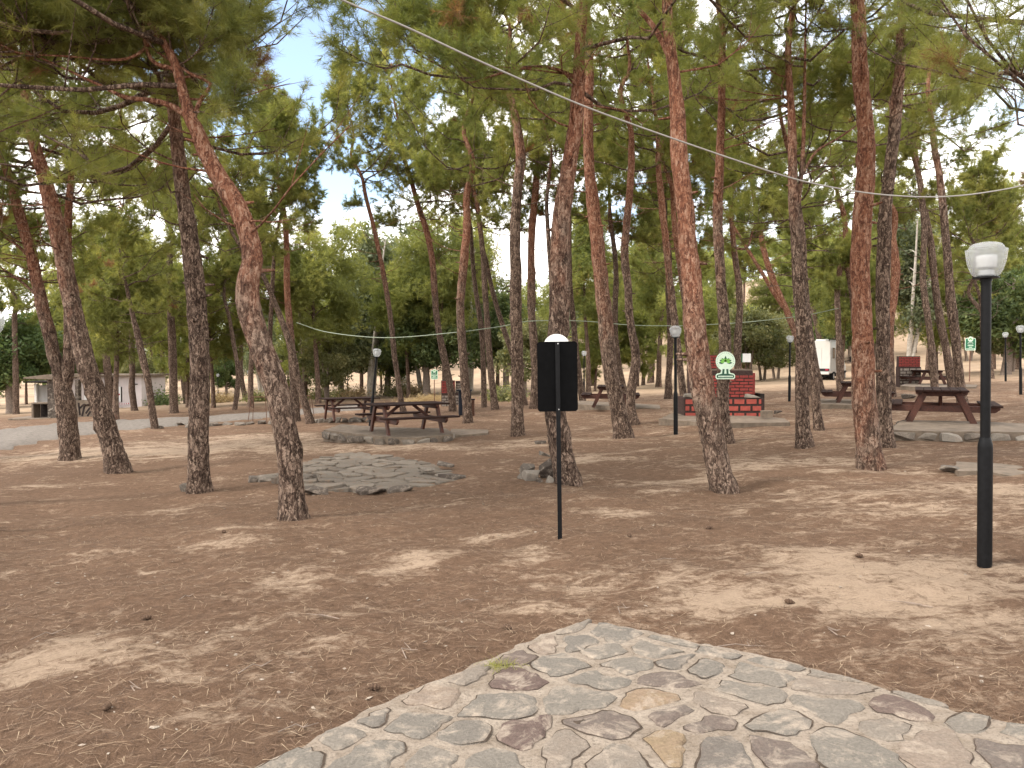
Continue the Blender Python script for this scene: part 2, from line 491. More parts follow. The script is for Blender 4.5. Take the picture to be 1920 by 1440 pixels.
class MB:
    """collects primitives into one mesh"""

    def __init__(self):
        self.v, self.f, self.mi, self.tone = [], [], [], []
        self.cur = 0
        self.ct = 0.5

    def add(self, verts, faces):
        b = len(self.v)
        self.v += [tuple(p) for p in verts]
        self.tone += [self.ct] * len(verts)
        for f in faces:
            self.f.append([b + i for i in f])
            self.mi.append(self.cur)
        return self

    def box(self, c, s, rot=None, taper=1.0):
        hx, hy, hz = s[0] / 2, s[1] / 2, s[2] / 2
        vs = [Vector((sx * hx * (taper if sz > 0 else 1), sy * hy * (taper if sz > 0 else 1), sz * hz)) for sz in (-1, 1) for sy in (-1, 1) for sx in (-1, 1)]
        if rot is not None:
            vs = [rot @ p for p in vs]
        c = Vector(c)
        vs = [p + c for p in vs]
        return self.add(vs, [(0, 2, 3, 1), (4, 5, 7, 6), (0, 1, 5, 4), (2, 6, 7, 3), (0, 4, 6, 2), (1, 3, 7, 5)])

    def bar(self, a, b, w, h, up=(0, 0, 1)):
        """rectangular bar from a to b"""
        a, b = Vector(a), Vector(b)
        d = (b - a).normalized()
        side = d.cross(Vector(up))
        if side.length < 1e-4:
            side = d.cross(Vector((1, 0, 0)))
        side.normalize()
        u = side.cross(d).normalized()
        vs = []
        for p in (a, b):
            for su in (-1, 1):
                for ss in (-1, 1):
                    vs.append(p + side * (ss * w / 2) + u * (su * h / 2))
        return self.add(vs, [(0, 2, 3, 1), (4, 5, 7, 6), (0, 1, 5, 4), (2, 6, 7, 3), (0, 4, 6, 2), (1, 3, 7, 5)])

    def tube(self, pts, rad, segs=8, cap=True):
        P = np.array([[list(p) for p in pts]], float)
        rr = np.array([rad if isinstance(rad, (list, tuple)) else [rad] * len(pts)], float)
        V, q = tubes(P, rr, segs)
        fs = [tuple(x) for x in q]
        if cap:
            fs.append(tuple(range(segs)))
            n = len(pts) * segs
            fs.append(tuple(range(n - 1, n - segs - 1, -1)))
        return self.add([tuple(p) for p in V], fs)

    def lathe(self, prof, segs=24, c=(0, 0, 0), capb=True, capt=True):
        vs = []
        for r, z in prof:
            for i in range(segs):
                a = 2 * math.pi * i / segs
                vs.append((c[0] + r * math.cos(a), c[1] + r * math.sin(a), c[2] + z))
        fs = []
        for k in range(len(prof) - 1):
            for i in range(segs):
                j = (i + 1) % segs
                fs.append((k * segs + i, k * segs + j, (k + 1) * segs + j, (k + 1) * segs + i))
        if capb:
            fs.append(tuple(range(segs - 1, -1, -1)))
        if capt:
            n = (len(prof) - 1) * segs
            fs.append(tuple(range(n, n + segs)))
        return self.add(vs, fs)

    def prism(self, poly, z0, z1, xf=None):
        """poly in xy, extruded z0..z1; xf maps Vector->Vector"""
        n = len(poly)
        vs = [Vector((p[0], p[1], z0)) for p in poly] + [Vector((p[0], p[1], z1)) for p in poly]
        if xf:
            vs = [xf(p) for p in vs]
        fs = [tuple(range(n - 1, -1, -1)), tuple(range(n, 2 * n))]
        for i in range(n):
            j = (i + 1) % n
            fs.append((i, j, n + j, n + i))
        return self.add(vs, fs)

    def build(self, name, mats, parent=None, bevel=0.0, smooth_=False, segs=1, loc=None):
        if not isinstance(mats, (list, tuple)):
            mats = [mats]
        me = bpy.data.meshes.new(name)
        me.from_pydata(self.v, [], self.f)
        me.polygons.foreach_set('material_index', self.mi)
        for m in mats:
            me.materials.append(m)
        a = me.attributes.new('tone', 'FLOAT', 'POINT')
        a.data.foreach_set('value', self.tone)
        bm = bmesh.new()
        bm.from_mesh(me)
        bmesh.ops.recalc_face_normals(bm, faces=bm.faces)
        if bevel > 0:
            es = [e for e in bm.edges if e.is_manifold and e.calc_face_angle(0) > 0.6]
            bmesh.ops.bevel(bm, geom=es, offset=bevel, segments=segs, affect='EDGES', clamp_overlap=True)
        bm.to_mesh(me)
        bm.free()
        if smooth_:
            me.polygons.foreach_set('use_smooth', [True] * len(me.polygons))
            try:
                me.set_sharp_from_angle(angle=R(40))
            except Exception:
                pass
        me.update()
        o = bpy.data.objects.new(name, me)
        if loc is not None:
            o.location = loc
        return link(o, parent)


def copy_tree(o, parent=None):
    c = o.copy()
    COL.objects.link(c)
    if parent is not None:
        c.parent = parent
    for ch in list(o.children):
        copy_tree(ch, c)
    return c
# ------------------------------------------------------------------ world and sun
SUN_EL, SUN_AZ = 46.0, 250.0      # azimuth clockwise from +Y (the view direction)
W = bpy.data.worlds.new('World')
S.world = W
W.use_nodes = True
nt = W.node_tree
nt.nodes.clear()
wo = nt.nodes.new('ShaderNodeOutputWorld')
bg = nt.nodes.new('ShaderNodeBackground')
sky = nt.nodes.new('ShaderNodeTexSky')
sky.sky_type = 'NISHITA'
sky.sun_disc = False
sky.sun_elevation = R(SUN_EL)
sky.sun_rotation = R(SUN_AZ)
sky.air_density = 1.0
sky.dust_density = 0.6
tc = nt.nodes.new('ShaderNodeTexCoord')
mp = nt.nodes.new('ShaderNodeMapping')
mp.inputs['Scale'].default_value = (1, 1, 2.2)
mp.inputs['Location'].default_value = (0.35, 0.0, 0.12)
nz = nt.nodes.new('ShaderNodeTexNoise')
nz.inputs['Scale'].default_value = 2.3
nz.inputs['Detail'].default_value = 7
nz.inputs['Roughness'].default_value = 0.58
nz.inputs['Distortion'].default_value = 0.3
cr = nt.nodes.new('ShaderNodeValToRGB')
cr.color_ramp.elements[0].position = 0.34
cr.color_ramp.elements[1].position = 0.50
cr.color_ramp.elements[0].color = (0.05, 0.05, 0.05, 1)
mix = nt.nodes.new('ShaderNodeMix')
mix.data_type = 'RGBA'
nt.links.new(tc.outputs['Generated'], mp.inputs['Vector'])
nt.links.new(mp.outputs['Vector'], nz.inputs['Vector'])
# a break in the clouds low over the left of the grove
br = nt.nodes.new('ShaderNodeVectorMath')
br.operation = 'DOT_PRODUCT'
_d = Vector((-0.27, 1.0, 0.42)).normalized()
br.inputs[1].default_value = _d
mr = nt.nodes.new('ShaderNodeMapRange')
mr.interpolation_type = 'SMOOTHSTEP'
mr.inputs['From Min'].default_value = 0.965
mr.inputs['From Max'].default_value = 0.995
mr.inputs['To Min'].default_value = 0.0
mr.inputs['To Max'].default_value = 0.30
sb = nt.nodes.new('ShaderNodeMath')
sb.operation = 'SUBTRACT'
nt.links.new(tc.outputs['Generated'], br.inputs[0])
nt.links.new(br.outputs['Value'], mr.inputs['Value'])
nt.links.new(nz.outputs['Fac'], sb.inputs[0])
nt.links.new(mr.outputs['Result'], sb.inputs[1])
nt.links.new(sb.outputs[0], cr.inputs['Fac'])
nt.links.new(cr.outputs['Color'], mix.inputs[0])
nt.links.new(sky.outputs['Color'], mix.inputs[6])
mix.inputs[7].default_value = (10.6, 10.2, 9.7, 1)
nt.links.new(mix.outputs[2], bg.inputs['Color'])
bg.inputs['Strength'].default_value = 0.12
nt.links.new(bg.outputs['Background'], wo.inputs['Surface'])

sd = bpy.data.lights.new('sun', 'SUN')
sd.energy = 1.5
sd.angle = R(12)
sd.color = (1.0, 0.94, 0.86)
sun = bpy.data.objects.new('sun', sd)
COL.objects.link(sun)
az, el = R(SUN_AZ), R(SUN_EL)
to_sun = Vector((math.sin(az) * math.cos(el), math.cos(az) * math.cos(el), math.sin(el)))
sun.rotation_euler = to_sun.to_track_quat('Z', 'Y').to_euler()
sun.location = to_sun * 60
S.view_settings.view_transform = 'Standard'
S.view_settings.look = 'None'
S.view_settings.exposure = 1.5
S.view_settings.gamma = 1.0
S.render.engine = 'CYCLES'
S.cycles.max_bounces = 9
S.cycles.diffuse_bounces = 6
S.cycles.transmission_bounces = 6
S.cycles.transparent_max_bounces = 8
S.cycles.use_denoising = True

# ------------------------------------------------------------------ ground
SAND = [(1500, 1120, 420, 100, .2), (150, 1260, 260, 75, .16), (1650, 965, 260, 45, .2), (300, 1350, 250, 60, .1), (1500, 1090, 260, 46, .5), (1700, 1085, 190, 40, .4), (1560, 1035, 120, 16, .4), (1350, 1125, 60, 16, .5), (1870, 915, 110, 30, .5), (1780, 1180, 200, 40, .3),
        (125, 1225, 170, 36, .5), (40, 1262, 90, 30, .4), (417, 1020, 100, 12, .5), (200, 1037, 55, 8, .45), (575, 1083, 85, 22, .5), (479, 1171, 60, 20, .5), (633, 1150, 95, 22, .4),
        (625, 1204, 65, 12, .4), (292, 1071, 45, 7, .45), (42, 1075, 55, 10, .4), (770, 1067, 85, 24, .45), (333, 1262, 65, 20, .4), (375, 1350, 85, 16, .4), (292, 958, 65, 8, .4),
        (458, 987, 70, 6, .45), (1110, 860, 65, 8, .5), (1193, 903, 95, 6, .55), (1243, 918, 60, 6, .5), (993, 1050, 50, 18, .5), (1253, 1086, 32, 10, .5), (1087, 1107, 32, 10, .45),
        (993, 1137, 50, 14, .45), (903, 1013, 105, 10, .4), (793, 1040, 65, 14, .35), (1187, 963, 60, 8, .4), (1120, 932, 55, 5, .45), (1397, 879, 65, 5, .55), (1571, 882, 45, 4, .5),
        (1526, 901, 50, 4, .4), (400, 838, 260, 14, .5), (150, 850, 190, 16, .45), (60, 910, 70, 6, .5), (720, 838, 180, 8, .4), (1500, 870, 170, 10, .3), (480, 815, 160, 6, .35), (1330, 900, 60, 8, .4),
        (1650, 925, 120, 8, .3), (870, 838, 140, 5, .35), (1050, 825, 120, 5, .3)]
sand_w = []
for px, py, rx, ry, st in SAND:
    g = ground(px, py)
    sand_w.append((g.x, g.y, rx * g.y / F_PX, max(0.12, ry * g.y ** 2 / (F_PX * CAM_H)), st))


def sand_at(x, y):
    s = 0.18 + 0.10 * smooth(-1.5, 4.0, np.asarray(x, float)) + 0.05 * smooth(9, 16, np.asarray(y, float))
    for gx, gy, rx, ry, st in sand_w:
        s = s + st * np.exp(-((x - gx) / rx) ** 2 - ((y - gy) / ry) ** 2)
    return np.minimum(s, 0.85)


def spaced(a, b, n, fine, half):
    """monotone coordinates a..b, dense inside +-half"""
    u = np.linspace(math.asinh(a / fine), math.asinh(b / fine), n)
    return np.sinh(u) * fine


xs = spaced(-420, 420, 420, 3.0, 0)
ys = np.concatenate([np.linspace(-40, 1.5, 26)[:-1], 1.5 + np.sinh(np.linspace(0, math.asinh(500 / 5.0), 430)) * 5.0])
XX, YY = np.meshgrid(xs, ys)
ZZ = th(XX, YY)
near = np.exp(-(np.hypot(XX, YY) / 14) ** 2)
ZZ += near * 0.008 * (np.sin(XX * 11.3 + YY * 7.1) + np.sin(YY * 13.7 - XX * 5.3) + np.sin(XX * 19 - YY * 17))
V = np.stack([XX, YY, ZZ], -1).reshape(-1, 3)
nx, ny = len(xs), len(ys)
ii = (np.arange(ny - 1)[:, None] * nx + np.arange(nx - 1)[None, :]).ravel()
Q = np.stack([ii, ii + 1, ii + nx + 1, ii + nx], -1)
sandv = sand_at(XX, YY).ravel()
az_ = (XX / np.maximum(YY, 5)).ravel()
dryv = np.maximum(smooth(38, 60, YY.ravel() + np.where(az_ > 0.05, 6, -6)), 0) * 1.0
me = np_mesh('ground', V, [Q], [M['ground']], {'sand': sandv, 'dry': dryv}, True)
go = bpy.data.objects.new('ground', me)
link(go)
tag(go, kind='structure')

# gravel road crossing on the far side of the clearing
rd = [(-60, 862, 815), (40, 838, 800), (120, 822, 793), (200, 812, 789), (290, 803, 785), (380, 795, 780), (480, 786, 774), (590, 776, 766), (690, 768, 758)]
rv, rf = [], []
pts = []
for k in range(len(rd) - 1):
    for s in np.linspace(0, 1, 9)[:-1]:
        pts.append(np.array(rd[k]) * (1 - s) + np.array(rd[k + 1]) * s)
NSEG = 14
for i, (px, ya, yb) in enumerate(pts):
    a, b = ground(px, ya), ground(px, yb)
    for j in range(NSEG + 1):
        s = j / NSEG
        ex = 0.35 * mnoise.noise(Vector((i * 0.35, 0, 0))) if j in (0, NSEG) else 0
        p = a.lerp(b, s)
        p.y += ex
        rv.append((p.x, p.y, thf(p.x, p.y) + 0.05 - (0.09 if j in (0, NSEG) else 0)))
for i in range(len(pts) - 1):
    for j in range(NSEG):
        o_ = i * (NSEG + 1) + j
        rf.append((o_, o_ + NSEG + 1, o_ + NSEG + 2, o_ + 1))
me = np_mesh('road', np.array(rv), [np.array(rf)], [M['road']], None, True)
tag(link(bpy.data.objects.new('road', me)), kind='structure')


# fallen needles and small pale chips on the forest floor
def litter(n, rmax, wmul):
    r = 2.0 + (rmax - 2.0) * RNG.random(n) ** 0.9
    a = (RNG.random(n) - 0.5) * R(84)
    x, y = r * np.sin(a), r * np.cos(a)
    keep = RNG.random(n) > np.clip((sand_at(x, y) - 0.25) * 1.7, 0, 0.9)
    x, y = x[keep], y[keep]
    n = len(x)
    th_ = RNG.random(n) * 2 * np.pi
    L = 0.03 + 0.045 * RNG.random(n)
    w = (0.0011 + 0.0006 * np.hypot(x, y) / 6) * wmul
    dx, dy = np.cos(th_) * L, np.sin(th_) * L
    px_, py_ = -np.sin(th_) * w, np.cos(th_) * w
    z = th(x, y) + near_z(x, y) + 0.006 + 0.008 * RNG.random(n)
    tz = (RNG.random(n) - 0.4) * 0.012
    Vv = np.stack([np.stack([x - dx - px_, y - dy - py_, z], -1), np.stack([x - dx + px_, y - dy + py_, z], -1),
                   np.stack([x + dx, y + dy, z + tz], -1)], 1).reshape(-1, 3)
    F = np.arange(n * 3).reshape(-1, 3)
    tint = np.repeat(RNG.random(n) ** 1.3, 3)
    return Vv, F, tint


def near_z(x, y):
    nr = np.exp(-(np.hypot(x, y) / 14) ** 2)
    return nr * 0.008 * (np.sin(x * 11.3 + y * 7.1) + np.sin(y * 13.7 - x * 5.3) + np.sin(x * 19 - y * 17))


V1, F1, t1 = litter(60000, 11, 1.0)
me = np_mesh('fallen_needles', V1, [F1], [M['litter']], {'tint': t1})
tag(link(bpy.data.objects.new('fallen_needles', me)), 'reddish brown pine needles strewn over the bare ground', 'needle litter', kind='stuff')

pm = MB()
for k in range(420):
    r = 2.6 + 14 * random.random() ** 1.3
    a = (random.random() - 0.5) * R(80)
    x, y = r * math.sin(a), r * math.cos(a)
    s = random.choice((0.005, 0.006, 0.007, 0.008, 0.009, 0.011)) * (0.7 + 0.6 * random.random())
    el_ = 1 + random.random() * 1.2
    q = Matrix.Rotation(random.random() * 6.28, 3, 'Z') @ Matrix.Rotation(random.uniform(-.5, .5), 3, 'X')
    base = Vector((x, y, thf(x, y) + float(near_z(x, y)) + s * 0.25))
    vs = []
    for v_ in ((1, 0, 0), (-1, 0, 0), (0, 1, 0), (0, -1, 0), (0, 0, 1), (0, 0, -1), (.7, .7, .3), (-.6, .6, .4)):
        vs.append(base + q @ Vector((v_[0] * s * el_, v_[1] * s, v_[2] * s * 0.5)) * random.uniform(.75, 1.2))
    pm.add(vs, [(0, 6, 4), (6, 2, 4), (2, 7, 4), (7, 1, 4), (1, 3, 4), (3, 0, 4), (0, 5, 2), (2, 5, 1), (1, 5, 3), (3, 5, 0), (0, 2, 6), (2, 1, 7)])
tag(pm.build('pebbles', M['pebble']), 'small pale stone chips scattered on the brown ground', 'pebbles', kind='stuff')


# fallen twigs and cones
tw_px = [(605, 1160), (480, 1258), (880, 1130), (1420, 1075), (1165, 1145), (350, 1120), (250, 1290), (1560, 1190), (1390, 1215), (1700, 1135), (90, 1190), (760, 1225), (1250, 1050), (560, 1370)]
for k, (px, py) in enumerate(tw_px):
    g = ground(px, py)
    mb = MB()
    a_ = random.random() * 3.14
    l_ = random.uniform(.05, .15)
    m_ = [(-l_ * math.cos(a_), -l_ * math.sin(a_), .006), (-.2 * l_, .02, .012), (.3 * l_, -.015, .014), (l_ * math.cos(a_), l_ * math.sin(a_), .008)]
    mb.tube(m_, [.0035, .003, .003, .0015], 6)
    mb.tube([m_[2], (m_[2][0] + .3 * l_ * math.sin(a_), m_[2][1] + .35 * l_ * math.cos(a_), .02)], [.003, .0015], 5)
    o = mb.build('twig', M['grey_bark'])
    o.location = (g.x, g.y, g.z + float(near_z(g.x, g.y)) + .002)
    tag(o, 'thin dry twig fallen on the brown needle litter', 'twig', 'dry twigs on the ground')
cone_px = [(275, 1160), (1610, 1043), (1330, 990), (420, 1000), (950, 1180), (1180, 1005), (1480, 1130), (700, 1300), (200, 1330)]
for k, (px, py) in enumerate(cone_px):
    g = ground(px, py)
    mb = MB()
    prof, rr_ = [], []
    for j in range(9):
        t_ = j / 8
        prof.append((0, -.045 + .09 * t_, .022))
        rr_.append(.024 * math.sin(math.pi * (.12 + .83 * t_)) * (1.15 if j % 2 else .85))
    mb.tube([(a * .75, b * .75, c * .75) for a, b, c in prof], [r_ * .75 for r_ in rr_], 9)
    o = mb.build('pine_cone', M['cone'])
    o.location = (g.x, g.y, g.z + float(near_z(g.x, g.y)))
    o.rotation_euler = (random.uniform(-.2, .2), 0, random.random() * 6.28)
    tag(o, 'dark brown pine cone lying on the needle litter', 'pine cone', 'pine cones on the ground')


# ------------------------------------------------------------------ trees
def catmull(P, n):
    P = np.asarray(P, float)
    P = np.vstack([2 * P[0] - P[1], P, 2 * P[-1] - P[-2]])
    out = []
    m = len(P) - 3
    for i in range(m):
        p0, p1, p2, p3 = P[i:i + 4]
        t = np.linspace(0, 1, n, endpoint=False)[:, None]
        out.append(0.5 * (2 * p1 + (p2 - p0) * t + (2 * p0 - 5 * p1 + 4 * p2 - p3) * t ** 2 + (3 * p1 - p0 - 3 * p2 + p3) * t ** 3))
    out.append(P[-2][None])
    return np.vstack(out)


def resample(path, step):
    d = np.concatenate([[0], np.cumsum(np.linalg.norm(np.diff(path[:, :3], axis=0), axis=1))])
    n = max(6, int(d[-1] / step))
    s = np.linspace(0, d[-1], n)
    return np.stack([np.interp(s, d, path[:, k]) for k in range(path.shape[1])], -1)


def bark_tube(path, segs, seed, flare=True, amp=0.07):
    """path (K,4): xyz + radius -> wobbled trunk"""
    K = len(path)
    V, q = tubes(path[None, :, :3], np.ones((1, K)), segs)
    V = V.reshape(K, segs, 3)
    c = path[:, None, :3]
    d = V - c
    ang = np.linspace(0, 2 * np.pi, segs, endpoint=False)[None, :]
    s = np.concatenate([[0], np.cumsum(np.linalg.norm(np.diff(path[:, :3], axis=0), axis=1))])[:, None]
    rs = np.random.default_rng(seed)
    ph = rs.random(12) * 6.28
    wob = (np.sin(3 * ang + ph[0] + 0.9 * s) + np.sin(5 * ang + ph[1] - 1.7 * s) * 0.7 + np.sin(2 * ang + ph[2] + 2.3 * s) * 0.8
           + 0.8 * np.sin(7.1 * s + ph[3]) * np.sin(ang + ph[4]) + 0.6 * np.sin(8 * ang + 4 * s + ph[5]))
    fine = rs.normal(0, 1, (K, segs))
    fine = (fine + np.roll(fine, 1, 0) + 0.5 * np.roll(fine, 1, 1)) / 2
    rr = path[:, 3:4] * (1 + amp * 0.42 * wob + amp * 0.42 * fine)
    # knots
    for _ in range(max(2, int(s[-1, 0] * 0.9))):
        ks, ka = rs.random() * s[-1, 0], rs.random() * 6.28
        da = np.angle(np.exp(1j * (ang - ka)))
        rr = rr * (1 + 0.22 * np.exp(-((s - ks) / 0.09) ** 2 - (da / 0.6) ** 2))
    if flare:
        rr = rr * (1 + 0.46 * np.exp(-(s / 0.17)) * (1 + 0.45 * np.sin(4 * ang + ph[6]) + 0.3 * np.sin(7 * ang + ph[7])))
    V = c + d * rr[:, :, None]
    cap = np.arange((K - 1) * segs, K * segs)
    return V.reshape(-1, 3), q, s


def unit(v):
    return v / (np.linalg.norm(v, axis=-1, keepdims=True) + 1e-9)


def needle_mesh(pos, dirn, length, nlen, nw, K, rng, droop=0.25):
    """K needles along each shoot; returns verts, tris, tint"""
    N = len(pos)
    u = rng.random((N, K))
    ca = np.cos(R(20) + R(50) * rng.random((N, K)) * (1.15 - 0.6 * u))
    sa = np.sqrt(1 - ca ** 2)
    rnd = rng.normal(size=(N, K, 3))
    d = dirn[:, None, :]
    perp = unit(rnd - (rnd * d).sum(-1, keepdims=True) * d)
    nd = d * ca[..., None] + perp * sa[..., None]
    nd[..., 2] -= droop * rng.random((N, K))
    nd = unit(nd)
    b = pos[:, None, :] + d * (u * length[:, None])[..., None]
    side = unit(np.cross(nd, rng.normal(size=(N, K, 3)))) * (nw * 0.5)
    ln = nlen * (0.7 + 0.5 * rng.random((N, K)))[..., None]
    V = np.stack([b - side, b + side, b + nd * ln], 2).reshape(-1, 3)
    F = np.arange(N * K * 3).reshape(-1, 3)
    return V, F


def crown_geometry(top, rng, n_limb, Lmax, n_sec, n_shoot, nlen, nw, K, dens_low=1.0, bias=(0, 0), zthin=1e9):
    """top: (K,4) trunk path inside the crown. Returns wood (verts, quads), needles (verts, tris, tint)"""
    d = np.concatenate([[0], np.cumsum(np.linalg.norm(np.diff(top[:, :3], axis=0), axis=1))])
    H = d[-1]
    tpos = np.sort(rng.random(n_limb) ** 0.9)
    tpos[-1] = 0.97
    start = np.stack([np.interp(tpos * H, d, top[:, k]) for k in range(3)], -1)
    rad = np.interp(tpos * H, d, top[:, 3])
    az = np.arange(n_limb) * 2.4 + rng.random(n_limb) * 1.2
    shape = (0.50 + 0.75 * np.sin(np.pi * np.clip(tpos * 0.85 + 0.15, 0, 1))) * (1 - 0.45 * tpos)
    L = Lmax * shape * (0.65 + 0.6 * rng.random(n_limb))
    L = L * np.clip(1 + bias[0] * np.cos(az) + bias[1] * np.sin(az), 0.25, 2)
    elev = R(8) + R(48) * tpos + R(22) * (rng.random(n_limb) - 0.5)
    h = np.stack([np.cos(az), np.sin(az), np.zeros(n_limb)], -1)
    NP = 7
    s = np.linspace(0, 1, NP)[None, :, None]
    bend = (rng.random((n_limb, 1, 1)) - 0.35) * 0.55
    P = start[:, None, :] + (h[:, None, :] * (np.cos(elev)[:, None, None] * s)) * L[:, None, None]
    P[:, :, 2] += (np.sin(elev)[:, None] * s[..., 0] + bend[..., 0] * s[..., 0] ** 2 - 0.12 * np.sin(np.pi * s[..., 0])) * L[:, None]
    wig = np.cumsum(rng.normal(0, 0.035, (n_limb, NP, 3)), 1) * L[:, None, None]
    wig -= wig[:, :1]
    P = P + wig
    r0 = np.clip(0.0095 * L, 0.007, None)[:, None] * (1 - 0.8 * s[..., 0]) + 0.004
    r0 = np.minimum(r0, rad[:, None] * 0.8 + 0.004)
    Vw, Qw = tubes(P, r0, 6)
    wood_v, wood_q = [Vw], [Qw]
    off = len(Vw)
    # secondary branches
    li = np.repeat(np.arange(n_limb), n_sec)
    u = 0.22 + 0.78 * rng.random(len(li))
    u[::n_sec] = 1.0
    fi = u * (NP - 1)
    i0 = np.minimum(fi.astype(int), NP - 2)
    fr = (fi - i0)[:, None]
    p0 = P[li, i0] * (1 - fr) + P[li, i0 + 1] * fr
    tdir = unit(P[li, i0 + 1] - P[li, i0])
    rnd = rng.normal(size=(len(li), 3))
    rnd[:, 2] = np.abs(rnd[:, 2]) * 0.7 - 0.15
    sdir = unit(tdir * 0.75 + unit(rnd) * 0.85)
    Ls = (0.22 + 0.28 * rng.random(len(li))) * L[li] * (1.15 - 0.55 * u) + 0.18
    s2 = np.linspace(0, 1, 4)[None, :, None]
    P2 = p0[:, None, :] + sdir[:, None, :] * (s2 * Ls[:, None, None])
    P2[:, :, 2] += 0.18 * (s2[..., 0] ** 2) * Ls[:, None]
    P2 = P2 + np.cumsum(rng.normal(0, 0.03, P2.shape), 1) * Ls[:, None, None] * (s2 > 0)
    r2 = (0.003 + 0.0045 * Ls[:, None]) * (1 - 0.65 * s2[..., 0])
    V2, Q2 = tubes(P2, r2, 4)
    wood_v.append(V2)
    wood_q.append(Q2 + off)
    # shoots: clumped toward the ends of the secondaries
    si = np.repeat(np.arange(len(li)), n_shoot)
    u2 = 1 - 0.75 * rng.random(len(si)) ** 1.5
    f2 = u2 * 3
    j0 = np.minimum(f2.astype(int), 2)
    g = (f2 - j0)[:, None]
    q0 = P2[si, j0] * (1 - g) + P2[si, j0 + 1] * g
    td = unit(P2[si, j0 + 1] - P2[si, j0])
    rn = rng.normal(size=(len(si), 3))
    rn[:, 2] += 0.15
    shd = unit(td * 0.8 + unit(rn) * 0.95)
    shl = 0.10 + 0.22 * rng.random(len(si))
    dead = rng.random(len(li)) > 0.985
    keep = rng.random(len(si)) < np.where(q0[:, 2] > zthin, 0.42, 1.0) * dens_low  # unseen crown above the frame is thinned to let more light down
    q0, shd, shl, si = q0[keep], shd[keep], shl[keep], si[keep]
    NV, NF = needle_mesh(q0, shd, shl, nlen, nw, K, rng)
    clump = rng.normal(0.45, 0.15, len(li))
    tint = np.clip(clump[si] + rng.normal(0, 0.10, len(si)), 0.02, 0.955)
    tint = np.where(dead[si], 0.99, tint)
    tint = np.repeat(tint, K * 3)
    return np.vstack(wood_v), np.vstack(wood_q), NV, NF, tint


def join(parts):
    vs, qs, off = [], [], 0
    for v_, q_ in parts:
        vs.append(v_)
        qs.append(q_ + off)
        off += len(v_)
    return np.vstack(vs), np.vstack(qs)


TREE_N = [0]


def px_path(pts, Y0, lean, top_h=None, base_z=None):
    """pixel polyline x,y,w -> world path at distance Y0 (+ a slight lean in depth)"""
    out = []
    for k, (px, py, w) in enumerate(pts):
        p = at(px, py, Y0)
        hgt = 0 if base_z is None else max(0, p.z - base_z)
        Y = Y0 + lean * hgt
        p = at(px, py, Y)
        out.append((p.x, p.y, p.z, w * 0.45 * Y / F_PX))
    return np.array(out)


